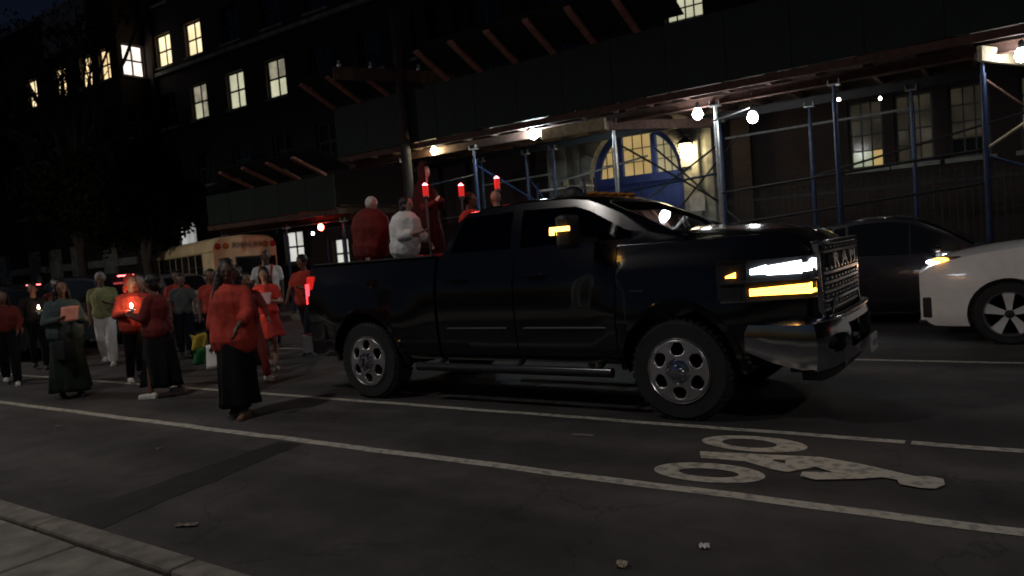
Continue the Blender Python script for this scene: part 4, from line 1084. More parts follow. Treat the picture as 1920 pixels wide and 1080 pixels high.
w_ = MB().box((.012, BW/2+.08, 1.68), (.03, .80, .62)).build('rear_window', BLKM, bus, bevel=.01); MB().box((.03, BW/2+.08, 1.68), (.012, .70, .52)).build('pane', GLASSD, w_)
for yy in (.32, BW-.22): w_ = MB().box((.012, yy, 1.66), (.03, .32, .6)).build('rear_window', BLKM, bus, bevel=.01); MB().box((.03, yy, 1.66), (.012, .25, .52)).build('pane', GLASSD, w_)
MB().box((.02, BW/2+.04, 1.1), (.03, .86, .5)).build('emergency_door', YEL, bus, bevel=.01)
sg = MB().box((.02, BW/2+.06, 2.34), (.03, .88, .2)).build('roof_sign', mat('bus_sign', (.55, .5, .28), .5), bus)
text('lettering', 'SCHOOL BUS', .15, BLKM, bus, (.042, BW/2+.06, 2.335), (R_(90), 0, R_(90)), .003)
for yy, mm in ((.16, 'r'), (.40, 'a'), (BW-.36, 'a'), (BW-.12, 'r')):
    MB().lathe([(.095, 0), (.1, .02), (.05, .045), (0, .05)], (.0, yy, 2.33), 'X', 16).build('warning_lamp', mat('bus_red_lens', (.35, .03, .02), .25, var=0) if mm == 'r' else mat('bus_amber_lens', (.45, .14, .03), .25, var=0), bus, True)
for yy in (.14, BW-.14): MB().lathe([(.08, 0), (.08, .02), (0, .04)], (.0, yy, 1.1), 'X', 16).build('tail_lamp', LREDD, bus, True)
MB().box((.06, BW/2, .55), (.14, BW, .24)).build('rear_bumper', BLKM, bus, bevel=.02)
for yy in (.16, BW-.16):
    for xx in (-1.6, -BL+1.2): wheel(bus, xx, yy, .42, .26, .24, 'w', -1 if yy < 1 else 1, .42)

# ------------------------------------------------------------------ people
def person(loc, yaw_, h, label, skin_='m', hair=('short', HAIRD), top=None, bottom=None, arms=('down', 'down'), stride=.0, group=None, fat=1.0, shoes=BLKM, lean=0, turn=0, bow=0, extra=None, feet=True):
    """local +x is the way the person faces; returns (object, hand positions in world space)"""
    k = h/1.70; rnd = random.Random(hash_(label))
    def P(x, y, z): return V((x*k, y*k, z*k))
    J = {}
    st = stride; shw = .182 if hair[0] in ('short', 'bald') else .158
    J['pel'] = P(0, 0, .94); J['waist'] = P(.01+lean*.12, 0, 1.08); J['chest'] = P(.0+lean*.3, 0, 1.28); J['neck'] = P(-.01+lean*.45, 0, 1.46)
    for s_, nm in ((1, 'l'), (-1, 'r')):
        ph = st*s_
        J['hip'+nm] = P(0, .09*s_, .92); J['knee'+nm] = P(.16*ph+.05*abs(ph), .095*s_, .50); J['ank'+nm] = P(.30*ph-.12*max(0, -ph), .10*s_, .085+.07*max(0, -ph))
        J['sho'+nm] = P(-.01+lean*.42, shw*s_*fat**.4, 1.375)
        a = arms[0] if s_ > 0 else arms[1]
        lx = lean*.3
        if a == 'down': e, w_, d = P(-.02+lx, .235*s_, 1.12), P(.04+lx, .235*s_, .87), V((.1, 0, -1))
        elif a == 'fwd': e, w_, d = P(.12+lx, .24*s_, 1.15), P(.30+lx, .19*s_, 1.00), V((.5, 0, -.8))
        elif a == 'back': e, w_, d = P(-.14, .24*s_, 1.15), P(-.16, .25*s_, .90), V((.15, 0, -1))
        elif a == 'hold': e, w_, d = P(.06+lx, .25*s_, 1.13), P(.30+lx, .10*s_, 1.17), V((.85, -.35*s_, .15))
        elif a == 'high': e, w_, d = P(.14+lx, .24*s_, 1.18), P(.30+lx, .13*s_, 1.36), V((.5, -.2*s_, .7))
        elif a == 'wheel': e, w_, d = P(.2, .2*s_, 1.18), P(.42, .12*s_, 1.25), V((.9, 0, .1))
        J['elb'+nm], J['wri'+nm], J['hd'+nm] = e, w_, d.normalized()
    T = Matrix.Rotation(turn, 4, 'Z') @ Matrix.Rotation(bow, 4, 'Y')
    hc = J['neck']+P(.03+bow*.05, 0, .145)
    def H(x, y, z): return hc+(T @ (V((x, y, z))*k))
    b = MB()
    # head with brow, nose, chin, ears
    b.ell(H(-.005, 0, .02), (.098*k, .076*k, .105*k), 16, 12, T.to_3x3()); b.cap(H(.02, 0, -.045), H(.035, 0, -.075), .058*k, .04*k)
    b.cap(H(.088, 0, .012), H(.105, 0, -.022), .010*k, .015*k, 8); b.cap(H(.078, -.03, .03), H(.078, .03, .03), .017*k, .017*k, 8)
    b.cap(H(.083, -.018, -.055), H(.083, .018, -.055), .010*k, .010*k, 8)
    for s_ in (1, -1): b.ell(H(-.005, .08*s_, -.005), (.018*k, .010*k, .03*k), 8, 6, T.to_3x3()); b.ell(H(.06, .03*s_, -.02), (.025*k, .022*k, .02*k), 8, 6)
    b.cap(J['neck']-V((0, 0, .03*k)), hc+V((-.01*k, 0, -.05*k)), .056*k, .05*k)
    b.cap(J['chest'], J['neck']-V((0, 0, .05*k)), .115*k*fat, .07*k); b.cap(J['waist'], J['chest'], .12*k*fat, .135*k*fat)
    for s_, nm in ((1, 'l'), (-1, 'r')):
        b.cap(J['chest']+P(0, .06*s_, 0), J['waist']+P(0, .05*s_, 0), .105*k*fat, .09*k*fat); b.cap(J['neck']+P(0, 0, -.06), J['sho'+nm], .05*k, .058*k)
        b.cap(J['pel']+P(0, .05*s_, .03), J['hip'+nm], .115*k*fat, .10*k*fat)
        b.cap(J['hip'+nm], J['knee'+nm], .085*k*fat, .055*k); b.cap(J['knee'+nm], J['ank'+nm], .056*k, .036*k)
        if feet: b.cap(J['ank'+nm]+P(-.03, 0, -.04), J['ank'+nm]+P(.14, .015*s_, -.055), .034*k, .028*k)
        b.cap(J['sho'+nm], J['elb'+nm], .048*k*fat**.5, .038*k); b.cap(J['elb'+nm], J['wri'+nm], .038*k, .026*k)
        # hand: palm, four fingers, thumb, slightly curled
        d = J['hd'+nm]; w_ = J['wri'+nm]; side = V((0, 0, 1)).cross(d); side = side.normalized() if side.length > .2 else V((0, 1, 0))
        if abs(d.z) > .7: side = V((1, 0, 0)); 
        nrm_ = d.cross(side).normalized()
        b.cap(w_, w_+d*.045*k, .024*k, .026*k, 8)
        for q in range(4):
            o_ = side*(-.027+.018*q)*k; c0 = w_+d*.06*k+o_; L0 = (.036, .042, .04, .03)[q]*k
            c1 = c0+d*L0+nrm_*.008*k; c2 = c1+d*L0*.6+nrm_*.024*k
            b.cap(w_+d*.02*k+o_*.8, c0, .012*k, .0105*k, 6); b.cap(c0, c1, .0105*k, .0095*k, 6); b.cap(c1, c2, .0095*k, .0085*k, 6)
        t0 = w_+d*.02*k-side*.02*k; t1 = t0+d*.03*k-side*.028*k+nrm_*.01*k
        b.cap(t0, t1, .013*k, .011*k, 6); b.cap(t1, t1+d*.026*k+nrm_*.01*k, .011*k, .0095*k, 6)
    o = b.build('person', skin(skin_)); remesh(o, .0098, 3)
    o.location = loc; o.rotation_euler.z = yaw_; tag(o, label, 'person', group)
    # eyes and lips
    e_ = MB()
    for s_ in (1, -1): e_.ell(H(.080, .03*s_, .006), (.008*k, .013*k, .006*k), 8, 6)
    e_.build('eyes', HAIRD, o, True)
    e_ = MB(); e_.cap(H(.096, -.018, -.055), H(.096, .018, -.055), .005*k, .005*k, 6); e_.build('lips', mat('lips', (.18, .05, .045), .5), o, True)
    # hair
    kind, hm = hair
    if kind != 'bald':
        hb = MB(); hb.ell(H(-.032, 0, .036), (.108*k, .094*k, .108*k), 16, 12, T.to_3x3())
        if kind in ('long', 'bob', 'braid', 'bun', 'curly'): hb.ell(H(-.045, 0, -.02), (.085*k, .092*k, .11*k), 14, 10, T.to_3x3())
        if kind == 'long': hb.cap(H(-.06, 0, -.05), H(-.09, 0, -.30), .085*k, .06*k); hb.cap(H(-.0, .085, -.03), H(.0, .10, -.2), .03*k, .025*k); hb.cap(H(-.0, -.085, -.03), H(.0, -.10, -.2), .03*k, .025*k)
        if kind == 'bob': hb.cap(H(-.03, .07, -.05), H(-.02, .085, -.12), .04*k, .03*k); hb.cap(H(-.03, -.07, -.05), H(-.02, -.085, -.12), .04*k, .03*k)
        if kind == 'braid': hb.ell(H(-.06, 0, .10), (.08*k, .08*k, .055*k)); hb.cap(H(-.05, -.07, -.02), H(.03, -.15, -.28), .055*k, .04*k); hb.cap(H(.03, -.15, -.28), H(.06, -.15, -.46), .035*k, .02*k)
        if kind == 'bun': hb.ell(H(-.11, 0, .05), (.05*k, .05*k, .05*k))
        if kind == 'curly':
            for i in range(26): v_ = V((rnd.gauss(-.5, .5), rnd.gauss(0, .7), rnd.gauss(.4, .6))).normalized(); hb.ell(H(-.03, 0, .03)+v_*.088*k, (.032*k, .032*k, .032*k), 8, 6)
        ho = hb.build('hair', hm, o); remesh(ho, .012, 2)
        ruffle(ho, lambda p: .005*noise.noise(p*55))
    def shellify(mb, nm, m_, vox=.013, amp=.007):
        q = mb.build(nm, m_, o); remesh(q, vox, 3)
        ruffle(q, lambda p: noise.noise(V((p.x*9, p.y*9, p.z*5+loc[0])))*amp+noise.noise(p*26)*amp*.5)
        return q
    # upper garment
    if top:
        m_ = top['m']; sl_ = top.get('sleeve', 'long'); hem = top.get('hem', .90); loose = top.get('loose', 1.0)
        g_ = MB(); F = fat*loose
        g_.cap(J['chest']+P(0, 0, .0), J['neck']-P(0, 0, .055), .13*k*F, .07*k)
        g_.cap(J['waist'], J['chest'], .138*k*F, .152*k*F)
        hemp = V((J['waist'].x*.6, 0, hem*k))
        for s_, nm in ((1, 'l'), (-1, 'r')):
            g_.cap(J['chest']+P(0, .07*s_, 0), J['waist']+P(0, .06*s_, 0), .12*k*F, .108*k*F)
            g_.cap(J['waist']+P(0, .05*s_, 0), hemp+P(0, .07*s_, .12), (.128 if bottom and bottom['kind'] == 'skirt' else .115)*k*F, (.145 if bottom and bottom['kind'] == 'skirt' else .125)*k*F)
            g_.cap(J['neck']+P(0, .03*s_, -.035), J['sho'+nm], .05*k, .064*k)
            if sl_ == 'none': continue
            eb = J['elb'+nm]; up = .056*k*loose
            g_.cap(J['sho'+nm], J['sho'+nm].lerp(eb, .6 if sl_ == 'short' else 1), .064*k*fat**.3, up)
            if sl_ == 'long': g_.cap(eb, eb.lerp(J['wri'+nm], .92), .050*k*loose, .038*k*loose)
            if sl_ == 'mid': g_.cap(eb, eb.lerp(J['wri'+nm], .35), .06*k*loose, .062*k*loose)
        q = shellify(g_, top.get('name', 'shirt'), m_)
        for nm_, f2 in (top.get('over') or []): pass
    if bottom:
        m_ = bottom['m']; kd = bottom['kind']
        g_ = MB()
        if kd == 'trousers':
            wdt = bottom.get('wide', 1.0)
            for s_, nm in ((1, 'l'), (-1, 'r')):
                g_.cap(J['pel']+P(0, .05*s_, .05), J['hip'+nm], .127*k*fat, .112*k*fat)
                g_.cap(J['hip'+nm], J['knee'+nm], .100*k*fat, .070*k*wdt); g_.cap(J['knee'+nm], J['ank'+nm]+P(0, 0, .03), .070*k*wdt, .056*k*wdt)
            shellify(g_, 'trousers', m_)
        else:
            zt, zb_ = bottom.get('top', 1.0)*k, bottom.get('hem', .12)*k; n, rows = 40, 14; f0 = bottom.get('flare', .2)*k; vs = []
            ph = rnd.random()*6; sx_ = abs(st)*.3
            for i in range(rows+1):
                t = i/rows; z = zt+(zb_-zt)*t
                for q in range(n):
                    a = 2*pi*q/n
                    base = (.12+.05*sm(0, .22, t))*k*fat+(f0-.17*k)*t**1.1
                    fold = (.012+.03*t)*k*sin(a*7+ph+1.5*sin(a*2+t*2))*t
                    vs.append(((base*.88+fold+sx_*k*t*abs(cos(a)))*cos(a)+.02*k*lean, (base*1.06+fold)*sin(a), z+.012*k*t*sin(a*3+ph)))
            mb = MB(); mb.add(vs, [(i*n+q, i*n+(q+1) % n, (i+1)*n+(q+1) % n, (i+1)*n+q) for i in range(rows) for q in range(n)])
            so_ = mb.build('skirt' if not bottom.get('name') else bottom['name'], m_, o, True); md = so_.modifiers.new('s', 'SOLIDIFY'); md.thickness = .006
    for s_, nm in ((1, 'l'), (-1, 'r')):
        if shoes and feet:
            a = J['ank'+nm]; g_ = MB(); g_.cap(a+P(-.045, 0, -.042), a+P(.145, .015*s_, -.052), .045*k, .036*k); g_.box(a+P(.05, .005*s_, -.078), (.25*k, .08*k, .02*k))
            q = g_.build('shoe', shoes, o); remesh(q, .012, 2)
    if extra: extra(o, J, H, P, k)
    M = Matrix.Translation(V(loc)) @ Matrix.Rotation(yaw_, 4, 'Z')
    return o, {nm: M @ (J['wri'+nm]+J['hd'+nm]*.075*k) for nm in 'lr'}, M @ hc
def hash_(s_): 
    v_ = 7
    for ch in s_: v_ = (v_*31+ord(ch)) % 1000003
    return v_
RED = cloth('red', (.52, .065, .045)); RED2 = cloth('dark_red', (.17, .03, .026)); REDB = cloth('bright_red', (.62, .06, .045)); BLKC = cloth('black', (.008, .008, .009))
DGRN = cloth('dark_green', (.014, .024, .018)); DENIM = cloth('denim', (.07, .10, .10)); WHT = cloth('white', (.8, .78, .75)); OLIVE = cloth('olive_yellow', (.32, .33, .16)); GREY = cloth('grey', (.12, .13, .13))
MAR = cloth('maroon', (.12, .026, .024)); NAVY = cloth('navy', (.012, .014, .025))
WSHOE = mat('white_shoe', (.7, .68, .62), .6, var=.1)
PAPER = mat('paper', (.75, .72, .68), .7, var=.06)
PINK = mat('pink_paper', (.7, .42, .42), .7, var=.06)
def sheet(pos, w_, h_, rx, rz_, m_, label, cat='paper', name='song_sheet', curl=.02):
    mb = MB(); n = 6; vs = []
    for j in range(n+1):
        for i in range(n+1):
            a, c_ = i/n-.5, j/n-.5; vs.append((a*w_, c_*h_, curl*sin(a*3+c_*2)))
    mb.add(vs, [(j*(n+1)+i, j*(n+1)+i+1, (j+1)*(n+1)+i+1, (j+1)*(n+1)+i) for j in range(n) for i in range(n)])
    o = mb.build(name, m_, None, True); md = o.modifiers.new('s', 'SOLIDIFY'); md.thickness = .002
    o.location = pos; o.rotation_euler = (rx, 0, rz_); return tag(o, label, cat)
def light_at(parent, name, col, en, rad, loc=(0, 0, 0)):
    l = bpy.data.lights.new(name, 'POINT'); l.color = col; l.energy = en; l.shadow_soft_size = rad
    o = bpy.data.objects.new(name, l); C.objects.link(o); o.parent = parent; o.location = loc; return o
def candle(pos, label, en=2.5, m_=None, col=(1, .55, .25)):
    t = empty('candle', pos); tag(t, label, 'candle')
    MB().lathe([(.022, -.10), (.022, .0), (0, .002)], n=12).build('wax', PAPER, t, True)
    MB().lathe([(.035, -.05), (.055, -.03), (.05, -.028), (.03, -.048)], n=14).build('drip_cup', PAPER, t, True)
    MB().lathe([(0, .0), (.018, .02), (.012, .045), (0, .075)], n=12).build('flame', m_ or mat('flame', (.9, .6, .3), .5, emis=(1, .8, .6), es=70, var=0), t, True)
    light_at(t, 'candle_light', col, en, .02, (0, 0, .12))
WK = R_(-20)   # walkers come along the street towards the right
GRP = 'people walking in the street behind the pickup'
# 1 nearest woman, long black skirt
def vneck(o, J, H, P, k): MB().prism([(-.05*k, 1.44*k), (.05*k, 1.44*k), (0, 1.32*k)], .128*k, .135*k, 'X').build('neckline', GREY, o)
p, hn, hd_ = person((-7.02, 4.78, 0), R_(-62), 1.66, 'woman in loose red blouse and long black skirt, nearest walker at the lane line', 'd', ('braid', HAIRD),
    dict(m=RED, sleeve='mid', hem=.74, loose=1.2, name='blouse'), dict(kind='skirt', m=BLKC, hem=.13, flare=.155), ('fwd', 'down'), .35, GRP, 1.12, mat('sandal', (.2, .12, .08), .6), 0, R_(25), .1)
sheet(hn['r']+V((0, -.02, -.1)), .13, .26, R_(75), R_(40), PAPER, 'white folded paper in the hand of the woman in the long black skirt')
# 2 denim jacket woman
p, hn, _ = person((-11.0, 4.85, 0), R_(-15), 1.60, 'woman in grey green denim jacket and long dark green skirt left of the candle holder', 'm', ('long', HAIRD),
    dict(m=DENIM, sleeve='long', hem=.86, loose=1.12, name='jacket'), dict(kind='skirt', m=DGRN, hem=.1, flare=.22), ('hold', 'hold'), .3, GRP, 1.15)
t = sheet((hn['r']+hn['l'])/2+V((.05, 0, .06)), .26, .2, R_(70), R_(35), mat('orange_sheet', (.8, .3, .2), .7, var=.1), 'orange lit song sheet held up by the woman in the denim jacket')
bgp = empty('handbag', hn['l']+V((-.12, -.12, -.42))); tag(bgp, 'black handbag hanging at the side of the woman in the denim jacket', 'handbag')
MB().loft([[(x*w_, y*w_, z) for x, y in ((-.15, -.06), (.15, -.06), (.15, .06), (-.15, .06))] for z, w_ in ((-.14, .9), (-.1, 1), (.06, .95), (.12, .7))]).build('bag_body', BLKC, bgp, True, bevel=.01)
MB().path([V((.1*cos(pi*q/10), 0, .1+.25*sin(pi*q/10))) for q in range(11)], .008, 6).build('strap', BLKM, bgp)
# 3 far left woman with cardigan
person((-13.7, 5.15, 0), R_(-25), 1.52, 'woman with red cardigan over black dress at the far left', 'm', ('long', HAIRD), dict(m=RED2, sleeve='long', hem=1.0, loose=1.1, name='cardigan'),
       dict(kind='trousers', m=BLKC, wide=1.3), ('fwd', 'down'), .7, GRP, 1.1, WSHOE)
# 4 white trousers man
person((-14.25, 7.0, 0), R_(-35), 1.70, 'man in yellow green shirt and wide white trousers', 'm', ('short', HAIRG), dict(m=OLIVE, sleeve='short', hem=.86, loose=1.12),
       dict(kind='trousers', m=WHT, wide=1.45), ('hold', 'down'), .7, GRP, 1.05, WSHOE, 0, 0, .2)
# 5 candle holder in red hood
p, hn, _ = person((-10.75, 5.7, 0), R_(-20), 1.60, 'person with raised red hood and dark trousers holding a bright glowing candle', 'l', ('bob', RED), dict(m=RED, sleeve='long', hem=.84, loose=1.2, name='hoodie'),
       dict(kind='trousers', m=BLKC, wide=1.1), ('down', 'hold'), .6, GRP, 1.1, WSHOE, 0, .2, .2)
candle(hn['r']+V((.02, -.01, .05)), 'brightly glowing candle held by the person with the raised red hood', 3.2)
# 6 dark haired woman maroon
person((-9.35, 5.25, 0), R_(-150), 1.58, 'dark haired woman in dark red jacket and long black skirt with white shoes, back turned', 'm', ('bun', HAIRD), dict(m=RED2, sleeve='long', hem=.84, loose=1.1, name='jacket'),
       dict(kind='skirt', m=BLKC, hem=.16, flare=.165), ('hold', 'hold'), .45, GRP, 1.12, WSHOE, 0, 0, .15)
# 7 behind it, another in red between
person((-10.35, 7.2, 0), R_(-40), 1.62, 'man in black vest over a red shirt behind the woman in the red blouse', 'm', ('short', HAIRD), dict(m=NAVY, sleeve='short', hem=.9, loose=1.1, name='vest'),
       dict(kind='trousers', m=BLKC), ('fwd', 'down'), .6, GRP, 1.0)
# 8 girl in red dress with pink sheet
p, hn, _ = person((-9.72, 7.25, 0), R_(-48), 1.56, 'young woman in knee length bright red dress reading a pink sheet', 'l', ('long', HAIRD), dict(m=REDB, sleeve='short', hem=.86, loose=.98, name='dress_top'),
       dict(kind='skirt', m=REDB, hem=.56, flare=.24, name='dress_skirt'), ('hold', 'hold'), .75, GRP, .92, mat('pale_shoe', (.35, .25, .2), .6), 0, 0, .35)
sheet((hn['r']+hn['l'])/2+V((.06, -.05, .03)), .28, .21, R_(50), R_(40), PINK, 'pink song sheet read by the young woman in the red dress')
candle(hn['r']+V((-.28, -.1, .0)), 'small candle flame left of the young woman in the red dress', .9)
# 9 red trousers walker behind the front woman
person((-9.1, 6.45, 0), R_(-10), 1.50, 'person in red trousers and white shoes half hidden behind the front woman', 'm', ('short', HAIRD), dict(m=RED2, sleeve='long', hem=.9), dict(kind='trousers', m=RED2, wide=1.15), ('fwd', 'back'), .9, GRP, 1.0, WSHOE)
# 10 man in red polo by the tail lamp
p, hn, _ = person((-10.6, 8.75, 0), R_(-70), 1.72, 'man in red shirt and dark trousers looking down beside the truck tail lamp', 'm', ('short', HAIRD), dict(m=RED, sleeve='short', hem=.84, loose=1.15),
       dict(kind='trousers', m=NAVY, wide=1.1), ('hold', 'fwd'), .9, GRP, 1.08, BLKM, 0, -.2, .45)
ph = empty('phone', hn['r']+V((-.15, -.12, -.12))); tag(ph, 'phone shining white light at the hip of the man in the red shirt', 'phone')
MB().box((0, 0, 0), (.075, .012, .15)).build('case', BLKM, ph, bevel=.006); MB().ell((-.0, -.01, .04), (.028, .012, .028), 10, 6).build('torch', LPHONE, ph)
# 11 tall bald man white tee with red straps
def straps(o, J, H, P, k):
    for s_ in (-1, 1): MB().path([P(.12, .09*s_, 1.02), P(.16, .09*s_, 1.2), P(.13, .10*s_, 1.36), P(.03, .10*s_, 1.46), P(-.12, .08*s_, 1.36)], .022*k, 8).build('strap', RED, o, True)
person((-12.3, 9.25, 0), R_(-50), 1.90, 'tall bald man in white shirt with red straps in front of the bus', 'd', ('bald', HAIRD), dict(m=WHT, sleeve='short', hem=.86, loose=1.1), dict(kind='trousers', m=NAVY), ('down', 'fwd'), .4, GRP, 1.1, extra=straps)
# 12 person in grey behind
person((-13.1, 7.9, 0), R_(-30), 1.55, 'person in pale grey top in front of the silver car', 'm', ('short', HAIRD), dict(m=GREY, sleeve='short', hem=.86), dict(kind='trousers', m=NAVY), ('fwd', 'down'), .5, GRP)
# 13 walker with yellow green flag
p, hn, _ = person((-8.55, 5.9, 0), R_(160), 1.55, 'dark haired woman in red top and black skirt carrying a yellow and green flag', 'm', ('curly', HAIRD), dict(m=RED2, sleeve='long', hem=.9), dict(kind='skirt', m=BLKC, hem=.35, flare=.22), ('down', 'down'), .4, GRP)
fl_ = empty('flag', (-7.62, 4.70, .90)); tag(fl_, 'crumpled yellow and green flag hanging behind the woman in the red blouse', 'flag')
for nm, z0, m_ in (('yellow_band', .0, cloth('yellow', (.42, .32, .04))), ('green_band', -.16, cloth('green', (.015, .15, .045)))):
    mb = MB(); n, rws = 24, 6; vs = []
    for j in range(rws+1):
        for i in range(n+1):
            a = i/n; vs.append((-.10+.30*a*(1 if j else .9), .025*sin(a*8+j*.5), z0-.16*j/rws-.02*sin(a*5)))
    mb.add(vs, [(j*(n+1)+i, j*(n+1)+i+1, (j+1)*(n+1)+i+1, (j+1)*(n+1)+i) for j in range(rws) for i in range(n)])
    q = mb.build(nm, m_, fl_, True); md = q.modifiers.new('s', 'SOLIDIFY'); md.thickness = .004
# 14-16 further back
person((-16.3, 7.1, 0), R_(-30), 1.66, 'dark clothed walker behind the woman in the denim jacket', 'm', ('short', HAIRD), dict(m=RED2, sleeve='long', hem=.9), dict(kind='trousers', m=BLKC), ('fwd', 'down'), .5, GRP)
person((-12.0, 6.5, 0), R_(-30), 1.62, 'person in dull red jacket just behind the man in white trousers', 'm', ('short', HAIRD), dict(m=RED2, sleeve='long', hem=.88, name='jacket'), dict(kind='trousers', m=BLKC), ('hold', 'down'), .5, GRP)
person((-14.9, 5.0, 0), R_(-30), 1.55, 'walker cut off by the left edge of the picture in black trousers', 'm', ('bob', HAIRD), dict(m=RED2, sleeve='short', hem=.88), dict(kind='trousers', m=BLKC), ('down', 'down'), .5, GRP)
person((-8.6, 8.55, 0), R_(-40), 1.62, 'person with dark hair walking beyond the truck bed', 'l', ('short', HAIRD), dict(m=RED2, sleeve='long', hem=.88), dict(kind='trousers', m=NAVY), ('down', 'down'), .6, GRP, 1.0, mat('red_shoe', (.4, .03, .02), .6))
person((-11.35, 6.15, 0), R_(-20), 1.56, 'grey haired woman in red top at the shoulder of the candle holder', 'l', ('bob', HAIRG), dict(m=RED, sleeve='long', hem=.88), dict(kind='trousers', m=BLKC), ('down', 'fwd'), .5, GRP, 1.05)
p, hn, _ = person((-15.4, 6.3, 0), R_(-25), 1.6, 'person in black with a faint orange candle behind the left edge group', 'm', ('short', HAIRD), dict(m=BLKC, sleeve='long', hem=.88), dict(kind='trousers', m=BLKC), ('hold', 'down'), .5, GRP, 1.0)
candle(hn['l']+V((.03, 0, .04)), 'faint orange candle between the far left woman and the denim jacket', 1.2)
person((-13.9, 8.3, 0), R_(-35), 1.62, 'person in red beside the front plate of the following dark car', 'm', ('short', HAIRD), dict(m=RED, sleeve='long', hem=.86), dict(kind='trousers', m=NAVY), ('fwd', 'hold'), .5, GRP, 1.0)
person((-11.6, 7.55, 0), R_(-40), 1.6, 'curly haired walker in red short sleeves left of the nearest woman', 'm', ('curly', HAIRD), dict(m=RED, sleeve='short', hem=.86), dict(kind='trousers', m=BLKC), ('hold', 'down'), .5, GRP, 1.05)
# people standing in the truck bed (floor at z .95)
BF = .94; GB = 'people riding in the pickup bed'
person((-6.97, 6.86, BF-.02), R_(15), 1.43, 'grey haired man in dark red jacket standing in the truck bed with his back turned', 'l', ('short', HAIRW), dict(m=RED2, sleeve='long', hem=.84, loose=1.35, name='jacket'),
       dict(kind='trousers', m=BLKC), ('hold', 'down'), 0, GB, 1.5, BLKM, .15, -.6, .2)
p, hn, _ = person((-6.25, 6.72, BF), R_(12), 1.34, 'dark haired person in white shirt and red scarf riding behind the cab', 'l', ('bob', HAIRD), dict(m=cloth('bright_white', (.95, .93, .9)), sleeve='mid', hem=.84, loose=1.35),
       dict(kind='trousers', m=BLKC), ('fwd', 'hold'), 0, GB, 1.25, BLKM, .2, -.1, .1,
       extra=lambda o, J, H, P, k: MB().path([J['neck']+P(.06*cos(a)+.02, .11*sin(a), -.05) for a in [2*pi*i/12 for i in range(13)]], .032*k, 8).build('scarf', REDB, o, True))
person((-5.75, 7.45, BF), R_(20), 1.36, 'person in red beside the lantern posts in the truck bed', 'm', ('short', HAIRD), dict(m=REDB, sleeve='long', hem=.84, loose=1.2), dict(kind='trousers', m=BLKC), ('hold', 'down'), 0, GB, 1.1)
person((-5.45, 7.62, BF), R_(160), 1.36, 'reddish head just showing over the cab roof between two lanterns', 'l', ('bald', HAIRD), dict(m=RED, sleeve='long', hem=.84, loose=1.1), dict(kind='trousers', m=BLKC), ('down', 'down'), 0, GB, 1.0)
# driver
person((TX-1.15, TY-.36, .22), 0, 1.66, 'driver in pale blue shirt behind the windscreen of the black pickup', 'l', ('short', HAIRD), dict(m=cloth('pale_blue', (.2, .27, .33)), sleeve='long', hem=.84), None, ('wheel', 'wheel'), 0, None, 1.0, None, .1, 0, .0, feet=False)
# saint statue on a litter in the truck bed
stt = empty('saint_statue', (-6.42, 7.42, BF)); stt.scale = (.88, .88, .94); tag(stt, 'tall robed statue with white face and dark red hooded cloak standing in the truck bed', 'statue')
MB().box((0, 0, .32), (.55, .55, .62)).box((0, 0, .66), (.62, .62, .06)).build('pedestal', REDB, stt, bevel=.02)
n, vs = 40, []
pr = [(.24, .7), (.22, .95), (.17, 1.2), (.185, 1.42), (.16, 1.56), (.07, 1.66)]
for rr, z in pr:
    for q in range(n): a = 2*pi*q/n; vs.append((rr*(1+.09*sin(a*9)*(1.7-z))*cos(a)*.9, rr*(1+.09*sin(a*9+1)*(1.7-z))*sin(a), z))
rb = MB(); rb.add(vs, [(i*n+q, i*n+(q+1) % n, (i+1)*n+(q+1) % n, (i+1)*n+q) for i in range(len(pr)-1) for q in range(n)]); rb.build('robe', cloth('wine', (.05, .012, .012)), stt, True)
ck = MB(); vs = []
for rr, z in ((.30, .72), (.27, 1.1), (.25, 1.4), (.2, 1.6), (.11, 1.74), (.12, 1.9), (.06, 1.99)):
    for q in range(21): a = R_(70)+R_(220)*q/20+R_(25); vs.append((rr*cos(a)*.95, rr*(1+.05*sin(q))*sin(a), z))
ck.add(vs, [(i*21+q, i*21+q+1, (i+1)*21+q+1, (i+1)*21+q) for i in range(6) for q in range(20)])
q = ck.build('cloak', cloth('wine', (.035, .01, .01)), stt, True); q.modifiers.new('s', 'SOLIDIFY').thickness = .012
hdm = MB(); hdm.ell((.03, -.02, 1.83), (.07, .06, .085)).cap((.02, -.02, 1.7), (.02, -.02, 1.78), .035, .035).cap((.095, -.035, 1.835), (.108, -.04, 1.815), .01, .012, 8)
o = hdm.build('face', mat('statue_white', (.72, .7, .66), .5, var=.05), stt); remesh(o, .008, 2)
hb = MB(); hb.ell((-.01, 0, 1.86), (.085, .08, .09)); hb.build('statue_hair', HAIRD, stt, True)
ar = MB(); ar.cap((0, -.15, 1.5), (.1, -.2, 1.32), .055, .05).cap((.1, -.2, 1.32), (.26, -.12, 1.4), .05, .035).cap((.0, .15, 1.5), (.12, .18, 1.34), .055, .045).cap((.12, .18, 1.34), (.25, .05, 1.42), .045, .035)
o = ar.build('sleeve', MAR, stt); remesh(o, .012, 2)
MB().cap((.26, -.12, 1.40), (.31, -.09, 1.46), .025, .02).build('hand', _m['statue_white'], stt, True)
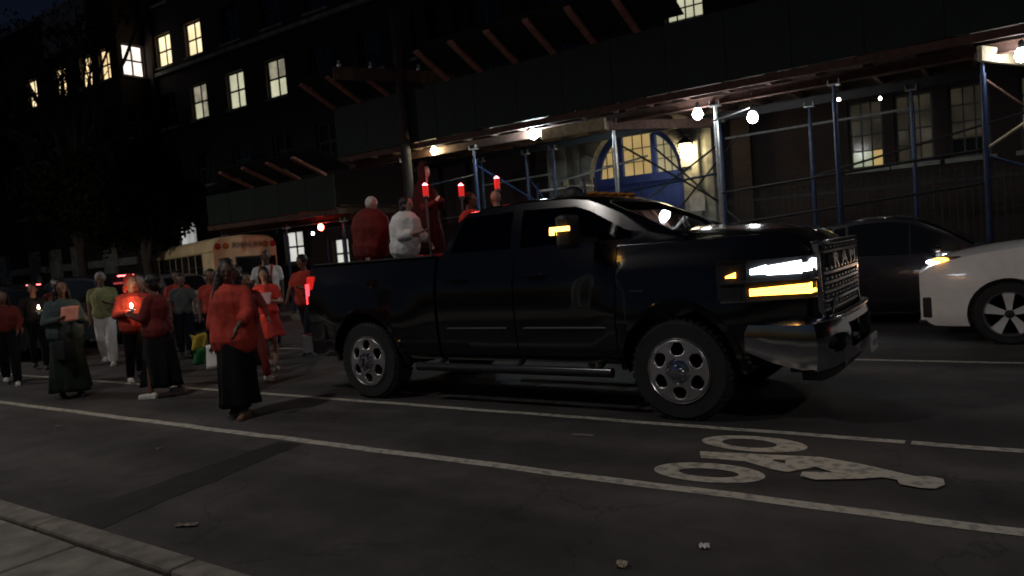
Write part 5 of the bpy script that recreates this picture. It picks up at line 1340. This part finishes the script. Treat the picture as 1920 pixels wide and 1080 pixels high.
# lanterns on posts
RGL = mat('red_lantern_glass', (.6, .03, .03), .25, emis=(1, .03, .03), es=.55, var=0)
RTOP = mat('red_lantern_glow', (.9, .1, .08), .3, emis=(1, .10, .12), es=26, var=0)
for (x, y, z, lb, e_) in ((-6.0, 6.92, 2.30, 'red glass candle lamp on a post nearest the white shirted rider', 6), (-5.76, 7.32, 2.28, 'smaller red glass candle lamp, middle of the three behind the cab', 3), (-5.42, 7.62, 2.34, 'red glass candle lamp rightmost of the three behind the cab', 4)):
    t = empty('red_lantern', (x, y, BF)); tag(t, lb, 'lantern', 'red candle lamps around the statue')
    z -= BF
    MB().lathe([(.014, 0), (.014, z-.03), (.038, z-.02), (.038, z)], n=12).build('post', ALU, t, True)
    MB().lathe([(.034, z), (.037, z+.13), (.033, z+.13), (.03, z)], n=16).build('lamp_glass', RGL, t, True)
    MB().lathe([(0, z+.10), (.030, z+.115), (.032, z+.14), (0, z+.165)], n=14).build('lamp_glow', RTOP, t, True)
    light_at(t, 'lantern_light', (1, .11, .07), e_*.24, .04, (0, 0, z+.23))

# ------------------------------------------------------------------ trees
def tree(name, x, y, H_, blobs, nl, label, seed, lean=(0, 0), tr=.22, leaf=.1):
    rnd = random.Random(seed); t = empty(name, (x, y, .1)); tag(t, label, 'tree')
    mb = MB(); pts = [V((lean[0]*(i/6)+.12*sin(i*1.7), lean[1]*i/6, H_*.62*i/6)) for i in range(7)]
    for i in range(6): mb.tube(pts[i], pts[i+1], tr*(1-.11*i), tr*(1-.11*(i+1)), 12)
    tips = []
    for (bx, by, bz, br) in blobs:
        c_ = V((bx, by, bz)); a = pts[rnd.choice((2, 3, 4, 5))]; 
        m1 = a.lerp(c_, .5)+V((rnd.uniform(-.3, .3), rnd.uniform(-.3, .3), .2))
        mb.tube(a, m1, .09, .06, 8).tube(m1, c_, .06, .025, 8)
        for k in range(5):
            e_ = c_+V((rnd.gauss(0, 1), rnd.gauss(0, 1), rnd.gauss(0, 1))).normalized()*br*.9; mb.tube(m1.lerp(c_, .6), e_, .025, .008, 5); tips.append((e_, br*.4))
    mb.build('trunk', mat('bark', (.05, .042, .035), .95, bump=.8, bscale=20), t, True)
    cr = MB(); tot = sum(b[3]**2 for b in blobs)
    for (bx, by, bz, br) in blobs:
        n = int(nl*br**2/tot); cl = [V((rnd.gauss(0, .45), rnd.gauss(0, .45), rnd.gauss(0, .38)))*br for _ in range(max(4, int(br*9)))]
        for _ in range(n):
            c_ = V((bx, by, bz))+rnd.choice(cl)+V((rnd.gauss(0, 1), rnd.gauss(0, 1), rnd.gauss(0, 1)))*br*.17
            a = V((rnd.gauss(0, 1), rnd.gauss(0, 1), rnd.gauss(0, 1))).normalized(); b_ = a.orthogonal().normalized(); s1 = leaf*rnd.uniform(.6, 1.3)
            cr.add([c_-a*s1, c_+b_*s1*.45, c_+a*s1, c_-b_*s1*.45], [(0, 1, 2, 3)])
    me = bpy.data.meshes.new('crown'); me.from_pydata(cr.v, [], cr.f); me.materials.append(mat('leaves', (.010, .016, .007), .9, var=.3, scale=3, spec=.05))
    o = bpy.data.objects.new('crown', me); C.objects.link(o); o.parent = t; o['kind'] = 'stuff'
    return t
rb_ = random.Random(3)
bl = [(min(.5, rb_.gauss(-.8, 1.7)), rb_.gauss(0, .8), rb_.uniform(3.2, 5.6), rb_.uniform(.9, 1.3)) for _ in range(24)]
tree('street_tree', -25.6, 14.3, 8.2, bl, 42000, 'big dark leafy tree in front of the school left of the bus', 5, leaf=.11)
bl = [(rb_.gauss(0, 3.2), rb_.gauss(0, 1.0), rb_.uniform(7.5, 12.5), rb_.uniform(.6, 1.0)) for _ in range(26)]
tree('street_tree', -30.6, 14.3, 12, bl, 2200, 'tall thin leaved tree at the far left with twigs across the lit windows', 9, (.8, 0), leaf=.09)
bl = [(rb_.gauss(0, 2.0), rb_.gauss(0, 1.2), rb_.uniform(4, 10.5), rb_.uniform(1.0, 1.5)) for _ in range(20)]
tree('street_tree', -42.5, 13.9, 12, bl, 16000, 'dark tree against the blue night sky at the top left corner', 11, (0, 0), leaf=.12)

# ------------------------------------------------------------------ litter
def litter(x, y, sx, sy, m_, label, hgt=.02, rz_=0, seed=1):
    rnd = random.Random(seed); n = 7; vs = []
    for j in range(n+1):
        for i in range(n+1): vs.append(((i/n-.5)*sx+rnd.uniform(-.05, .05)*sx, (j/n-.5)*sy+rnd.uniform(-.05, .05)*sy, .006+hgt*rnd.random()))
    mb = MB(); mb.add(vs, [(j*(n+1)+i, j*(n+1)+i+1, (j+1)*(n+1)+i+1, (j+1)*(n+1)+i) for j in range(n) for i in range(n)])
    o = mb.build('litter', m_, None); o.location = (x, y, 0); o.scale = (.62, .62, .5); o.rotation_euler.z = rz_; md = o.modifiers.new('s', 'SOLIDIFY'); md.thickness = .002; return tag(o, label, 'litter')
litter(-3.05, 5.22, .30, .07, mat('dull_paper', (.2, .17, .15), .8), 'flat pale strip of litter in the bicycle lane below the truck door', .01, .1, 3)
litter(-1.38, 3.49, .08, .08, PAPER, 'small crumpled white scrap on the asphalt under the bicycle symbol', .04, .4, 4)
litter(-1.66, 3.12, .09, .08, mat('tan_paper', (.45, .38, .28), .8), 'crumpled tan scrap at the bottom edge of the picture', .05, .2, 5)
litter(-4.39, 2.52, .22, .08, mat('dull_paper', (.2, .17, .15)), 'long dull scrap of paper beside the near kerb', .03, .5, 6)
litter(-6.6, 3.6, .07, .05, mat('dull_paper', (.2, .17, .15)), 'tiny scrap of litter beside the dark strip on the road', .02, .5, 7)
litter(-8.9, 3.75, .12, .05, mat('dull_paper', (.2, .17, .15)), 'small scrap of litter below the lane line at the left', .02, .2, 8)
